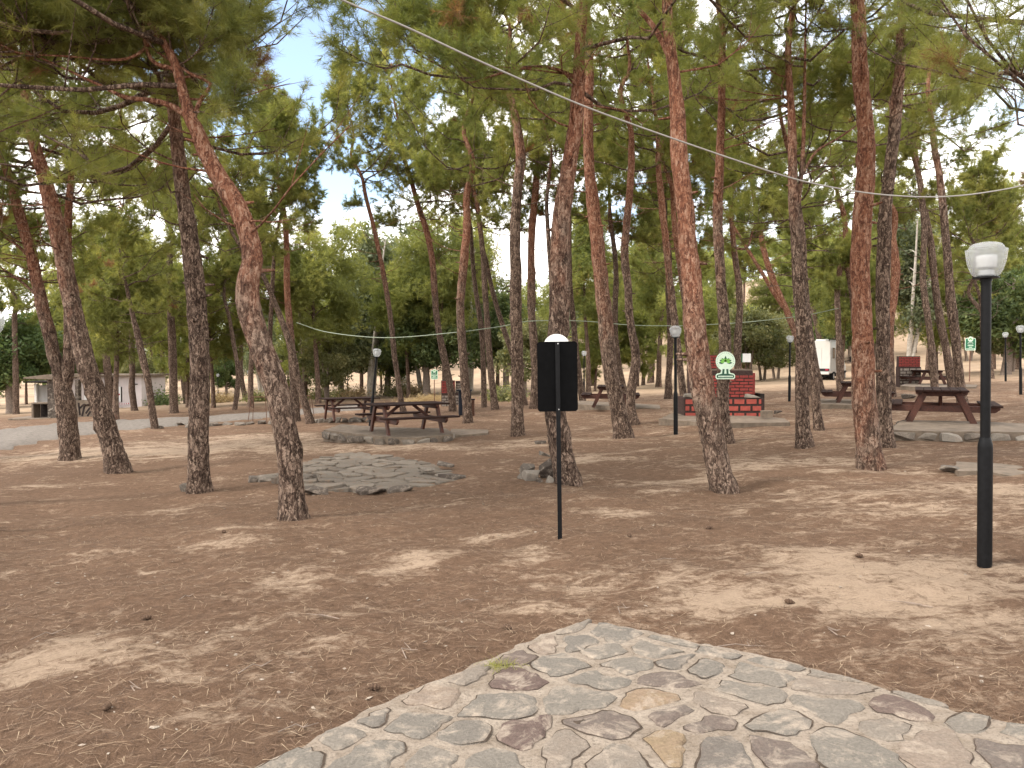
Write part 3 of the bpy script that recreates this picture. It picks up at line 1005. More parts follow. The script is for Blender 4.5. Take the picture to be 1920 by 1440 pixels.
def pine(label, pts, H=13.0, yb=300, L=2.4, red=520, stems=(), dens=1.0, dead=7, group='tall pines of the picnic grove', base=None, seed=None, limbs=None, bias=(0, 0)):
    TREE_N[0] += 1
    seed = seed or TREE_N[0] * 13 + 5
    rng = np.random.default_rng(seed)
    b = base or ground(pts[0][0], pts[0][1])
    Y0 = b.y
    lean = rng.uniform(-0.03, 0.03)
    path = px_path(pts, Y0, lean, base_z=b.z)
    # root end goes into the ground
    path = np.vstack([[path[0, 0], path[0, 1], b.z - 0.25, path[0, 3] * 1.05], path])
    path[1, 2] = b.z + 0.02
    # extend to the tree top
    ztop = b.z + H
    last = path[-1]
    dirn = unit(path[-1, :3] - path[-3, :3])
    if last[2] < ztop - 0.3:
        n = 5
        h = ztop - last[2]
        for k in range(1, n + 1):
            t = k / n
            sl = dirn[:2] / max(0.5, dirn[2]) * (t - 0.35 * t * t) + 0.03 * rng.normal(size=2)
            path = np.vstack([path, [last[0] + sl[0] * h, last[1] + sl[1] * h, last[2] + h * t, max(0.012, last[3] * (1 - 0.92 * t))]])
    path = catmull(path, 6)
    near_ = Y0 < 16
    path = resample(path, 0.06 if near_ else (0.12 if Y0 < 30 else 0.25))
    segs = 22 if near_ else (14 if Y0 < 30 else 8)
    tv, tq, s = bark_tube(path, segs, seed, True, 0.10)
    zr = at(pts[0][0], red, Y0).z
    parts = [(tv, tq)]
    allp = [path]
    crowns = []
    greyparts = []
    zb = at(960, yb, Y0).z
    top = path[path[:, 2] > zb]
    if len(top) > 3:
        crowns.append(top)
    for st in stems:
        sp_, sH, syb = st
        Ys = Y0 + rng.uniform(-0.15, 0.15)
        p2 = px_path(sp_, Y0, lean, base_z=b.z)
        if sH:
            last = p2[-1]
            dd = unit(p2[-1, :3] - p2[-2, :3])
            for k in range(1, 5):
                t = k / 4
                p2 = np.vstack([p2, [last[0] + dd[0] * sH * t, last[1] + dd[1] * sH * t + 0.1 * t, last[2] + sH * t * (0.4 + 0.6 * abs(dd[2])), max(0.01, last[3] * (1 - 0.9 * t))]])
        p2 = resample(catmull(p2, 6), 0.07 if near_ else 0.15)
        v2, q2, _ = bark_tube(p2, max(8, segs - 6), seed + 1, False, 0.08)
        parts.append((v2, q2))
        zz = at(960, syb, Y0).z
        tp = p2[p2[:, 2] > zz] if syb > -500 else p2[len(p2) // 3:]
        if len(tp) > 3:
            crowns.append(tp)
    # broken stubs and bare dead twigs under the crown
    below = path[(path[:, 2] > b.z + 1.2) & (path[:, 2] < zb + 0.6)]
    if len(below) > 4:
        for _ in range(int(len(below) * (0.06 if near_ else 0.12)) + 3):
            c = below[rng.integers(len(below))]
            a = rng.random() * 6.28
            l = 0.05 + 0.12 * rng.random() + c[3]
            e = c[:3] + np.array([math.cos(a) * l, math.sin(a) * l, 0.05 * rng.normal()])
            P_ = np.linspace(c[:3], e, 3)[None]
            rr = np.array([[0.028, 0.022, 0.012]]) * min(1.2, c[3] / 0.1)
            parts.append(tubes(P_, rr, 5))
        hi = below[len(below) // 2:]
        for _ in range(dead):
            c = hi[rng.integers(len(hi))]
            a = rng.random() * 6.28
            l = 0.5 + 1.3 * rng.random()
            t = np.linspace(0, 1, 6)[:, None]
            P_ = c[:3] + np.hstack([np.cos(a + 0.5 * t) * l * t, np.sin(a + 0.5 * t) * l * t, (0.1 * t + rng.uniform(-0.2, 0.5) * t ** 2) * l])
            P_ += np.cumsum(rng.normal(0, 0.02, P_.shape), 0) * (t > 0)
            rr = (0.014 * (1 - 0.8 * t[:, 0]) + 0.002)[None]
            parts.append(tubes(P_[None], rr, 5))
            for _j in range(3):
                k = rng.integers(2, 5)
                e = P_[k] + rng.normal(0, 0.22, 3) * l * 0.6 + (P_[k] - P_[k - 1]) * 1.4
                parts.append(tubes(np.linspace(P_[k], e, 3)[None], np.array([[0.005, 0.004, 0.002]]), 4))
    # crown
    NVs, NFs, tints, off = [], [], [], 0
    nw = max(0.0045, 0.00056 * Y0)
    K = int(np.clip(44 - 0.5 * Y0, 16, 38))
    nl = 0.13 if Y0 < 20 else 0.13 + 0.003 * (Y0 - 20)
    for ci, tp in enumerate(crowns):
        hh = np.sum(np.linalg.norm(np.diff(tp[:, :3], axis=0), axis=1))
        nlimb = int(np.clip((limbs or 4.6) * hh, 6, 46))
        wv, wq, nv, nf, ti = crown_geometry(tp, rng, nlimb, L if ci == 0 else L * 0.75, 9, 17 if Y0 < 16 else 15, nl, nw, K, dens, bias, at(960, 0, Y0).z + 0.5)
        parts.append((wv, wq))
        greyparts.append(len(parts) - 1)
        NVs.append(nv)
        NFs.append(nf + off)
        off += len(nv)
        tints.append(ti)
    v_, q_ = join(parts)
    gmask = np.concatenate([np.full(len(pp[0]), 1.0 if gi in greyparts else 0.0) for gi, pp in enumerate(parts)])
    redv = 0.5 + (v_[:, 2] - zr) * 0.28 + 0.06 * np.sin(v_[:, 2] * 3 + v_[:, 0] * 9)
    root = empty('pine_tree', b, label, 'tree', group)
    org = np.array([b.x, b.y, b.z])
    me = np_mesh('trunk', v_ - org, [q_], [M['bark']], {'red': np.where(gmask > .5, 0.1, np.clip(redv, -0.2, 0.95))}, True)
    link(bpy.data.objects.new('trunk', me), root)
    if NVs:
        me = np_mesh('crown', np.vstack(NVs) - org, [np.vstack(NFs)], [M['pine']], {'tint': np.concatenate(tints)})
        link(bpy.data.objects.new('crown', me), root)
    return root
def P(s):
    return [tuple(float(v) for v in q.split(',')) for q in s.split()]


# the two groups of trunks at the road side
pine('forked pine with two stems rising from one thick base, before the toilet hut',
     P('132,862,40 128,800,37 121,750,38 113,712,30 104,680,26 88,610,25 72,540,23 60,480,22 45,430,21 30,380,19 18,330,17'), H=12.5, yb=400, L=3.0, red=560, limbs=6.5,
     stems=[(P('119,745,24 127,700,24 130,650,23 128,560,20 126,480,18 127,420,16 132,350,14'), 4.0, 380), (P('62,490,7 35,462,6 0,440,4'), 0.8, -900), (P('76,560,7 40,528,5 0,500,3'), 0.8, -900)], dens=1.0, dead=12)
pine('leaning pine with reddish upper bark crossing before the hut doors',
     P('222,885,46 208,830,41 194,780,39 178,730,38 162,680,36 147,620,35 131,550,34 118,480,33 105,420,31 90,360,28 76,310,25 62,262,22'), H=12, yb=370, L=3.2, red=500, dead=14, limbs=6.5)
pine('straight dark grey pine with a small stone at its foot',
     P('374,922,48 372,880,42 373,800,40 376,720,40 373,630,39 366,540,38 359,480,36 351,420,33 342,360,30 335,300,28 329,240,25 323,180,22'), H=11.5, yb=280, L=3.0, red=250, limbs=7, bias=(-.3, 0))
pine('thick S-curved pine with a red upper bark beside the flagstone circle',
     P('550,973,58 546,920,52 541,860,50 533,800,50 520,740,50 501,680,49 480,625,46 466,575,47 465,530,46 473,490,42 466,440,41 444,385,40 412,335,36 388,290,32 370,245,28 356,218,25 342,170,20 325,110,17 290,55,14 258,15,12'),
     H=8.5, yb=215, L=2.2, red=560, limbs=7.0, bias=(-.55, 0),
     stems=[(P('360,225,14 325,200,12 285,188,10 235,182,8'), 1.2, -900), (P('362,225,11 375,190,9 395,160,8 385,150,7 360,140,6'), 0.6, -900), (P('330,130,10 290,118,8 275,90,8 268,40,7'), 0.7, -900), (P('300,60,9 240,110,6 120,105,4 40,100,3'), 0.8, -900)])
pine('slim red pine rising upright from behind the thick S-curved pine',
     P('556,790,17 553,745,16 549,695,16 546,640,15 541,590,14 538,540,13 538,480,12 535,415,11 526,360,9'), H=12.5, yb=440, L=2.2, red=620, dead=9, bias=(-.5, 0))
pine('thin grey pine leaning across the slim red pine',
     P('583,794,17 572,755,15 560,715,14 549,670,14 538,628,13 524,590,12 510,555,11 492,515,9 470,490,8'), H=11.5, yb=470, L=2.2, red=400)
pine('pale barked thin pine behind the S-curved pine', P('512,790,12 511,740,11 508,690,10 506,640,10 509,570,9 513,500,8 518,440,7'), H=12, yb=430, L=2.4, red=200)
pine('very thin pine in the gap before the dark round tree', P('572,752,9 571,700,9 567,650,8 564,610,7 560,560,6'), H=9, yb=600, L=2.0, red=300)
pine('curved thin pine by the road with a stone at its foot',
     P('290,803,15 284,760,14 278,715,14 270,680,14 262,645,13 254,610,11 245,575,9 238,540,7'), H=9.5, yb=610, L=2.6, red=300, dead=10)
pine('short dark pine before the right end wall of the hut', P('252,770,14 247,730,13 248,690,12 246,640,11 242,590,10'), H=11, yb=640, L=2.6, red=300)
pine('grey pine before the middle of the hut wall', P('206,765,17 203,710,16 199,660,15 196,600,13'), H=12, yb=640, L=3.0, red=300)
pine('stout dark pine standing apart beyond the road', P('326,775,18 325,720,17 323,650,17 320,570,15 318,480,13'), H=14, yb=600, L=3.2, red=300, dead=8)
pine('thin pine close beside the stout dark pine beyond the road', P('349,757,11 343,710,10 336,660,9 332,600,8'), H=11, yb=610, L=2.2, red=300)
pine('slender bending pine third in the row beyond the road', P('362,750,10 355,700,9 346,650,9 338,600,8'), H=11, yb=600, L=2.2, red=300)
pine('pine trunk curving toward the dark cypress beyond the road', P('440,768,11 445,730,11 446,690,10 439,650,9 431,600,8'), H=12, yb=600, L=2.6, red=300)
pine('pine trunk tilted against its curved neighbour near the cypress', P('461,752,11 455,722,10 451,680,9 453,620,8'), H=11, yb=600, L=2.6, red=300)
pine('dark pine at the edge of the road by the pale field', P('30,777,13 30,730,12 29,670,11 27,600,10'), H=14, yb=620, L=3.0, red=300)

# centre left: thin wavy trunks behind the picnic tables
pine('thin wavy pine with a sparse yellowish crown behind the picnic tables',
     P('757,776,13 752,750,12 745,705,11 739,660,11 735,615,11 727,560,10 719,515,10 711,475,9 704,440,9 697,410,8 686,370,8 678,330,7'), H=14.0, yb=420, L=2.0, bias=(.45, 0), red=540, dens=0.62, dead=9)
pine('wavy reddish pine leaning toward the open sky behind the dark table',
     P('849,771,17 845,730,15 836,685,14 826,640,14 818,590,13 815,545,13 812,500,13 806,460,12 797,425,12 787,395,11 777,360,10 765,320,9'), H=15.2, yb=430, L=2.6, bias=(.3, 0), red=520, dens=0.62)
pine('straight reddish pine beside the dark litter bin',
     P('878,793,21 874,740,19 870,690,18 866,640,17 863,580,17 866,530,17 871,475,17 876,420,16 875,370,14'), H=12.5, yb=385, L=2.5, red=540)
pine('slim grey pine behind the litter bin', P('908,764,12 906,690,11 903,620,11 895,565,10 888,510,9 884,450,8'), H=12, yb=440, L=2.3, red=400)
pine('slim pale pine with a slight bow near the litter bin', P('928,769,15 921,700,14 916,640,13 912,585,12 909,540,12 906,480,11 899,420,10 893,370,9'), H=13, yb=390, L=2.4, red=420)
pine('thin pine slanting behind the straight light brown pine', P('985,760,12 970,700,11 957,655,11 944,615,10 930,570,10 920,530,9 912,490,8'), H=12, yb=480, L=2.4, red=400)
pine('straight light brown pine with a kink near its crown',
     P('971,816,29 970,770,26 970,710,25 969,640,25 967,570,25 968,520,24 966,460,22 967,400,21 971,345,21 976,295,20 970,245,18 962,200,15'), H=11.5, yb=230, L=2.6, red=300)
pine('reddish pine just behind the straight light brown pine',
     P('1001,766,20 1004,700,18 1001,640,17 997,585,17 996,530,16 996,470,15 998,420,15 1003,370,14 1008,310,13 1010,270,11'), H=13, yb=330, L=2.5, red=520)
pine('thin dark pine hidden behind the black sign board', P('1036,770,11 1035,690,10 1035,620,10 1035,560,10 1032,500,10 1028,440,9 1025,380,8'), H=13, yb=390, L=2.3, red=300)
pine('big dark pine behind the black sign with rocks at its foot',
     P('1066,908,54 1058,870,48 1049,820,45 1042,770,43 1041,720,42 1044,660,42 1048,590,41 1050,520,41 1050,460,40 1054,400,37 1062,340,34 1072,280,31 1080,220,29 1085,150,25 1086,100,22'), H=10.5, yb=190, L=2.4, red=430, limbs=8.0,
     stems=[(P('1084,150,9 1050,132,7 1000,125,6 930,140,5 880,155,4'), 0.8, -900)])
pine('thin grey pine touching the big dark pine', P('1093,760,15 1087,715,13 1080,655,12 1074,590,11 1069,530,11 1067,470,10 1068,400,9'), H=12.5, yb=420, L=2.2, red=300)
pine('tall light pine leaning between the black sign and the curved pine',
     P('1169,822,40 1162,780,34 1154,740,33 1146,700,32 1140,650,31 1135,600,31 1129,545,30 1123,490,29 1117,430,27 1111,380,25 1106,330,23 1103,280,21 1103,220,20 1105,150,18 1105,80,16 1101,20,14'), H=11.5, yb=60, L=2.3, red=560, limbs=5)
pine('thin dark pine behind the tall light leaning pine', P('1172,752,13 1168,725,13 1160,680,12 1154,630,12 1153,580,12 1155,520,11 1152,470,10 1145,420,9'), H=12, yb=430, L=2.3, red=420)
pine('curved pine with a bulge near the base by the far picnic table',
     P('1189,796,23 1183,765,20 1184,730,19 1191,690,19 1191,655,18 1184,620,17 1179,580,17 1177,530,16 1171,490,16 1173,440,16 1178,390,15 1183,330,14 1184,280,13 1182,240,11'), H=12, yb=270, L=2.6, red=440)
pine('far forked pine on the pale slope', P('1220,718,15 1222,680,13 1224,640,13 1230,590,12 1236,560,11 1237,520,10'), H=11, yb=540, L=2.8, red=300,
     stems=[(P('1227,605,8 1226,570,7 1221,540,6 1214,520,5'), 1.5, 530)])
pine('small far pine beside the forked one on the pale slope', P('1206,712,8 1207,690,7 1207,665,6 1207,630,5'), H=8, yb=640, L=2.4, red=300)
pine('pale thin trunk on the far slope beside the small lamp', P('1111,724,8 1112,690,7 1113,650,6 1113,610,5'), H=8, yb=600, L=2.2, red=200)

# the trunks round the brick barbecue
pine('curved grey pine behind the lamp left of the brick barbecue', P('1253,748,16 1253,715,14 1256,670,13 1257,630,12 1255,590,11 1252,540,10'), H=12, yb=520, L=2.3, red=300)
pine('reddish pine between the lamp and the brick barbecue',
     P('1287,782,18 1280,730,15 1273,675,15 1267,620,15 1260,560,14 1254,510,14 1249,455,14 1243,405,13 1239,360,13 1234,310,11'), H=12, yb=350, L=2.4, red=520)
pine('thin reddish pine hugging the big leaning pine', P('1303,772,14 1296,680,13 1291,620,13 1285,570,13 1276,505,12 1268,450,12 1263,400,11 1260,350,10'), H=12, yb=390, L=2.3, red=520)
pine('big reddish brown pine leaning in front of the brick barbecue',
     P('1357,922,58 1349,890,51 1340,845,49 1330,795,48 1319,740,48 1311,690,47 1304,630,45 1299,570,43 1295,510,40 1289,450,37 1285,390,34 1279,335,33 1273,285,34 1272,225,31 1266,160,26 1258,95,24 1251,30,22'), H=10, yb=-90, L=2.4, red=640, limbs=7,
     stems=[(P('1268,140,13 1250,95,12 1225,50,11 1195,15,9'), 1.2, 40)])
pine('straight pine with a white and green emblem plate nailed to it',
     P('1362,832,32 1357,790,26 1355,740,25 1357,690,25 1360,645,24 1357,590,23 1353,540,21 1350,500,20 1347,450,20 1345,400,19 1348,340,18 1350,280,17 1353,200,15 1353,120,14 1355,60,12'), H=12, yb=140, L=2.5, red=440)
pine('thin pine rising from behind the barbecue chimney', P('1386,762,17 1383,690,15 1383,640,15 1387,580,14 1385,530,13 1379,490,12 1374,440,11 1371,390,10'), H=12, yb=400, L=2.3, red=480,
     stems=[(P('1377,465,6 1400,465,5 1412,430,4'), 0.8, -900)])
pine('reddish pine slanting in from behind the straight brown pine by the caravan',
     P('1516,742,18 1507,690,16 1497,645,15 1482,600,14 1466,562,13 1449,525,13 1435,480,12 1425,430,11 1416,380,10 1408,330,9'), H=12.5, yb=360, L=2.5, red=620,
     stems=[(P('1470,577,10 1450,548,9 1428,510,8 1402,468,7 1380,432,6'), 2.5, 380)])
pine('straight brown pine between the far lamp and the white motorhome',
     P('1509,838,34 1505,800,28 1503,750,27 1503,700,27 1505,640,26 1503,590,26 1498,540,24 1495,480,22 1490,420,20 1487,370,19 1486,300,17 1485,240,16 1482,180,14 1478,120,13 1480,60,11'), H=12, yb=130, L=2.5, red=320,
     stems=[(P('1492,430,10 1500,350,9 1506,270,8 1508,200,7'), 3.0, 230), (P('1503,330,6 1530,285,5 1570,260,4 1600,240,3'), 0.6, -900)])
pine('pine with a bent foot tucked behind the straight brown pine',
     P('1536,806,22 1531,765,18 1527,710,17 1521,660,16 1516,610,15 1511,560,14 1507,500,12 1505,440,11'), H=12, yb=420, L=2.3, red=300)
pine('slanted pine standing in the shade behind the bent foot pine', P('1543,738,13 1533,700,12 1524,650,11 1516,600,10 1510,550,9'), H=11, yb=520, L=2.2, red=300)
pine('leaning dark pine right in front of the white motorhome', P('1549,710,13 1545,685,12 1539,650,12 1532,615,11 1525,580,11 1518,545,10'), H=12, yb=540, L=2.4, red=300)
pine('wavy pine with a red side branch behind a picnic table',
     P('1575,738,15 1574,690,14 1573,640,13 1571,590,12 1570,545,12 1575,505,12 1584,465,11 1585,430,11 1580,395,10 1571,365,8'), H=11.5, yb=420, L=2.3, red=520,
     stems=[(P('1601,620,9 1597,560,9 1590,515,9 1583,490,8'), 0, -2000)])
pine('tall straight pine with orange red flaking bark from foot to crown',
     P('1634,878,56 1629,840,49 1624,790,46 1620,730,44 1619,670,42 1618,610,40 1615,550,38 1613,490,38 1615,430,37 1619,375,36 1623,320,35 1625,270,34 1620,215,32 1613,150,30 1610,80,28 1608,10,26'), H=11.5, yb=-170, L=2.4, red=790, dead=5)
pine('grey pine close behind the tall orange red pine',
     P('1661,838,35 1658,790,30 1656,730,28 1655,670,27 1655,600,27 1655,540,27 1657,470,26 1660,400,25 1667,330,24 1675,265,23 1682,190,22 1688,120,20 1691,40,18'), H=11.5, yb=60, L=2.5, red=150)
pine('red barked pine with a splintered top behind the grey pine',
     P('1671,744,19 1670,700,17 1668,650,16 1669,605,16 1675,560,17 1679,510,17 1676,470,16 1674,440,14'), H=10, yb=430, L=1.8, red=640, dens=.7)
pine('wavy grey pine beyond the near picnic table on the slope',
     P('1754,742,17 1751,700,15 1747,650,14 1741,605,13 1734,560,13 1730,515,12 1732,465,12 1733,420,12 1728,370,11 1720,320,9'), H=12, yb=330, L=2.4, red=300)
pine('leaning pine between two wavy ones beyond the near picnic table',
     P('1787,738,19 1781,695,17 1772,645,16 1764,605,16 1756,555,15 1750,505,15 1745,460,14 1738,415,13 1730,370,12 1721,320,11 1714,270,10 1707,225,9'), H=12, yb=250, L=2.6, red=300)
pine('upright grey pine at the back of the near picnic table',
     P('1807,770,23 1801,730,19 1796,680,18 1791,630,18 1785,580,18 1780,530,17 1776,480,16 1771,425,15 1766,370,14 1760,320,13 1751,270,12 1747,225,10'), H=11.5, yb=260, L=2.6, red=300)
pine('thin pale pine behind the far picnic table on the slope', P('1740,694,11 1742,660,10 1743,620,9 1742,570,8'), H=10, yb=560, L=2.4, red=300)
pine('short leaning pine just past the lamp post', P('1859,710,12 1856,680,11 1850,640,10 1844,590,9'), H=10, yb=540, L=2.6, red=300)
pine('thin pine half hidden by the tall black lamp post', P('1850,724,10 1847,680,9 1842,620,8 1838,560,7'), H=9, yb=560, L=2.4, red=300)
pine('slanting pine at the edge of the wood behind the paired lamps', P('1905,692,16 1904,650,14 1905,610,13 1902,575,13 1895,540,12 1889,500,11 1882,460,10 1878,420,9'), H=11, yb=480, L=2.8, red=420)

# two pines just outside the frame whose lower boughs hang into the picture
pine('pine beside the path whose dark boughs hang in at the upper corner near the lamp', P('2120,940,46 2112,800,44 2100,640,42 2085,480,38 2070,320,32 2060,160,28'), H=9.5, yb=330, L=2.9, red=300, limbs=9, dead=0, bias=(-.1, 0))
pine('pine on the road side whose boughs fill the upper corner above the forked pine', P('-150,960,50 -140,800,46 -120,640,42 -100,480,38 -85,300,32 -70,150,28'), H=9.5, yb=330, L=2.7, red=300, limbs=6, dead=3)
pine('pine by the roadside whose high boughs reach over the leaning pine', P('-60,860,40 -50,760,36 -45,640,34 -35,520,30 -20,380,26 -10,250,22'), H=12, yb=420, L=3.2, red=300, limbs=6, dead=4)


# ------------------------------------------------------------------ background trees (kinds built once, then copied)
def leaf_quads(c, n_dir, size, rng):
    """n leaf quads at centres c with random orientation"""
    N = len(c)
    a = unit(rng.normal(size=(N, 3)))
    b = unit(np.cross(a, rng.normal(size=(N, 3))))
    s = size * (0.6 + 0.8 * rng.random((N, 1)))
    w = s * 0.42
    V = np.stack([c - a * s - b * w * .3, c - b * w, c + a * s, c + b * w], 1).reshape(-1, 3)
    return V, np.arange(N * 4).reshape(-1, 4)


def broad_proto(name, label, mat, bark, H, Rc, base, n_clump, n_leaf, leaf, seed, stems=1, col_shape='round', trunk_r=0.16, droop=0.0, tw=0.0):
    rng = np.random.default_rng(seed)
    root = empty(name, (0, 0, 0), label, 'tree')
    parts = []
    heads = []
    for k in range(stems):
        a = rng.random() * 6.28
        sp_ = 0 if stems == 1 else 0.12
        tilt = (0.05 if stems == 1 else 0.18) * H
        n = 7
        t = np.linspace(0, 1, n)
        x = sp_ * math.cos(a) + math.cos(a) * tilt * t ** 1.3 + np.cumsum(rng.normal(0, 0.02, n)) * H * 0.12
        y = sp_ * math.sin(a) + math.sin(a) * tilt * t ** 1.3 + np.cumsum(rng.normal(0, 0.02, n)) * H * 0.12
        z = -0.2 + t * (H * 0.86 + 0.2)
        path = np.stack([x, y, z, trunk_r / math.sqrt(stems) * (1 - 0.85 * t) + 0.01], -1)
        path = resample(catmull(path, 5), 0.25)
        v_, q_, _ = bark_tube(path, 9, seed + k, True, 0.09)
        parts.append((v_, q_))
        heads.append(path)
    # clump centres in the crown volume
    cs = []
    while len(cs) < n_clump:
        p = rng.uniform(-1, 1, 3)
        if np.linalg.norm(p) > 1 or (np.linalg.norm(p) < 0.35 and rng.random() < 0.7):
            continue
        t = (p[2] + 1) / 2
        if col_shape == 'cypress':
            rr = (0.35 + 0.9 * math.sin(math.pi * min(1, t * 0.8 + 0.2)))
        elif col_shape == 'cone':
            rr = 1.15 - 0.8 * t
        elif col_shape == 'open':
            rr = 0.75 + 0.5 * math.sin(t * 5 + seed)
        else:
            rr = 1.0 if t < 0.5 else 1.0
        cs.append((p[0] * Rc * rr, p[1] * Rc * rr, base + t * (H - base)))
    cs = np.array(cs)
    # limbs to the clumps
    for c in cs[::3]:
        hp = heads[rng.integers(len(heads))]
        zt = min(c[2] - 0.25 * np.hypot(c[0], c[1]) - 0.2, H * 0.84)
        k = int(np.argmin(np.abs(hp[:, 2] - max(zt, base * 0.7))))
        s = np.linspace(0, 1, 5)[:, None]
        Pp = hp[k, :3] * (1 - s) + c * s
        Pp[:, 2] += 0.12 * np.sin(np.pi * s[:, 0]) * np.linalg.norm(c - hp[k, :3])
        Pp += rng.normal(0, 0.03, Pp.shape) * (s > 0)
        rr = (0.35 * hp[k, 3] * (1 - 0.8 * s[:, 0]) + 0.008)[None]
        parts.append(tubes(Pp[None], rr, 5))
    v_, q_ = join(parts)
    me = np_mesh('trunk', v_, [q_], [bark], {'red': np.full(len(v_), 0.25)}, True)
    link(bpy.data.objects.new('trunk', me), root)
    # leaves: on the shell of each clump
    per = max(10, n_leaf // n_clump)
    ci = np.repeat(np.arange(n_clump), per)
    cr_ = Rc * (0.24 + 0.22 * rng.random(n_clump))
    off = unit(rng.normal(size=(len(ci), 3))) * (rng.random((len(ci), 1)) ** 0.45)
    off[:, 2] *= 0.75
    off[:, 2] -= droop * rng.random(len(ci)) ** 2
    c = cs[ci] + off * cr_[ci, None]
    keep = c[:, 2] > base * 0.55
    c, ci = c[keep], ci[keep]
    tone = rng.normal(0.45, 0.2, n_clump)
    tint = np.clip(tone[ci] + rng.normal(0, 0.16, len(ci)), 0, 0.98)
    if tw > 0:    # tufts of needles instead of leaves
        d = unit(rng.normal(size=c.shape) + np.array([0, 0, 0.5]))
        NV, NF = needle_mesh(c, d, np.full(len(c), 0.15), leaf, tw, 9, rng)
        me = np_mesh('crown', NV, [NF], [mat], {'tint': np.repeat(tint, 27)})
    else:
        LV, LF = leaf_quads(c, 1, leaf, rng)
        if droop > 0:
            pass
        me = np_mesh('crown', LV, [LF], [mat], {'tint': np.repeat(tint, 4)})
    link(bpy.data.objects.new('crown', me), root)
    return root


PROTO = {}
USED = set()


def kind(key, *a, **k):
    PROTO[key] = (a, k)


kind('dark', 'dark_leafy_tree', '', M['dark'], M['grey_bark'], 6.2, 2.5, 1.3, 60, 17000, 0.13, 301, trunk_r=0.26)
kind('dark2', 'dark_leafy_tree', '', M['dark'], M['grey_bark'], 8.0, 2.9, 1.6, 64, 19000, 0.14, 302, trunk_r=0.28, col_shape='open')
kind('euca', 'eucalyptus_tree', '', M['euca'], M['white_bark'], 11.0, 3.2, 2.6, 60, 15000, 0.15, 303, stems=3, trunk_r=0.30, col_shape='open', droop=1.0)
kind('euca2', 'eucalyptus_tree', '', M['euca'], M['white_bark'], 13.0, 2.8, 3.6, 52, 14000, 0.15, 304, stems=2, trunk_r=0.28, col_shape='open', droop=1.0)
kind('olive', 'olive_tree', '', M['olive'], M['grey_bark'], 4.6, 2.1, 0.9, 44, 11000, 0.10, 305, stems=2, trunk_r=0.15)
kind('cypress', 'cypress_tree', '', M['dark'], M['grey_bark'], 6.5, 1.25, 0.7, 50, 16000, 0.11, 306, trunk_r=0.14, col_shape='cypress')
kind('young', 'young_pine', '', M['young'], M['bark'], 6.0, 2.0, 0.8, 46, 4600, 0.22, 307, trunk_r=0.11, col_shape='cone', tw=0.035)
kind('young2', 'young_pine', '', M['young'], M['bark'], 7.5, 2.3, 1.3, 50, 5200, 0.24, 308, trunk_r=0.13, col_shape='round', tw=0.035)
kind('pinefar', 'far_pine', '', M['pine'], M['bark'], 12.5, 3.1, 5.0, 70, 8200, 0.28, 309, trunk_r=0.17, col_shape='open', tw=0.032)
kind('pinefar2', 'far_pine', '', M['young'], M['bark'], 11.0, 2.7, 3.4, 64, 8000, 0.28, 310, trunk_r=0.16, col_shape='round', tw=0.032)
PB = {}


def place(key, px, py, Y=None, s=1.0, label=None, group=None, sx=1.0):
    if key not in PB:
        a, k = PROTO[key]
        PB[key] = broad_proto(*a, **k)
        o = PB[key]
    else:
        o = copy_tree(PB[key])
    if Y is None:
        g = ground(px, py)
    else:
        p = at(px, 700, Y)
        g = Vector((p.x, Y, thf(p.x, Y)))
    o.location = (g.x, g.y, g.z - 0.05)
    o.rotation_euler = (0, 0, random.random() * 6.28)
    o.scale = (s * sx, s * sx, s)
    if label:
        o['label'] = label
    if group:
        o['group'] = group
    return o


# trees one can tell apart
place('dark', 640, 726, 62, 1.0, 'round dark green tree on its own behind the leaning lamp', 'dark leafy trees beyond the clearing')
place('dark2', 800, 729, 58, 1.05, 'broad dark tree with a thick trunk behind the small green sign', 'dark leafy trees beyond the clearing')
place('dark', 725, 727, 66, 1.15, 'dark tree between the pale eucalyptus and the wavy pines', 'dark leafy trees beyond the clearing')
place('dark2', 950, 720, 60, 0.95, 'dark tree filling the gap behind the slim pines near the bin', 'dark leafy trees beyond the clearing')
place('dark', 20, 770, 60, 1.25, 'black green tree at the road edge beside the stone shelter', 'dark leafy trees beyond the clearing')
place('dark2', 100, 770, 78, 1.0, 'dark tree rising behind the roof of the stone shelter', 'dark leafy trees beyond the clearing')
place('cypress', 424, 742, 72, 0.95, 'black green cypress beside the two far lamps', 'cypresses beyond the clearing')
place('cypress', 1592, 700, 80, 1.15, 'narrow cypress behind the tall orange red pine', 'cypresses beyond the clearing')
place('cypress', 1640, 700, 84, 1.2, 'narrow cypress between the red pine and the white trunk', 'cypresses beyond the clearing')
place('euca', 693, 728, 60, 1.25, 'pale stemmed eucalyptus behind the leaning lamp post', 'eucalyptus trees beyond the clearing')
place('euca2', 760, 728, 74, 1.25, 'tall eucalyptus with a loose grey crown behind the tables', 'eucalyptus trees beyond the clearing')
place('euca2', 1702, 692, 52, 0.9, 'white trunked eucalyptus behind the far red topped barbecue', 'eucalyptus trees beyond the clearing')
place('euca', 880, 726, 70, 1.3, 'drooping grey green eucalyptus behind the straight reddish pine', 'eucalyptus trees beyond the clearing')
place('euca', 560, 740, 80, 1.35, 'eucalyptus behind the slim red pine', 'eucalyptus trees beyond the clearing')
place('olive', 1430, 706, 62, 1.05, 'small olive tree with brownish leaves right of the barbecue', 'olive trees on the far slope')
place('olive', 1455, 703, 66, 1.1, 'small bushy olive tree beside the far lamp', 'olive trees on the far slope')
place('olive', 270, 758, 74, 0.9, 'olive bush at the end of the hut', 'olive trees on the far slope')
place('olive', 1890, 690, 58, 1.3, 'olive tree behind the paired lamps', 'olive trees on the far slope')
place('dark', 1885, 690, 50, 1.15, 'dark green tree behind the two paired lamps', 'dark leafy trees beyond the clearing')
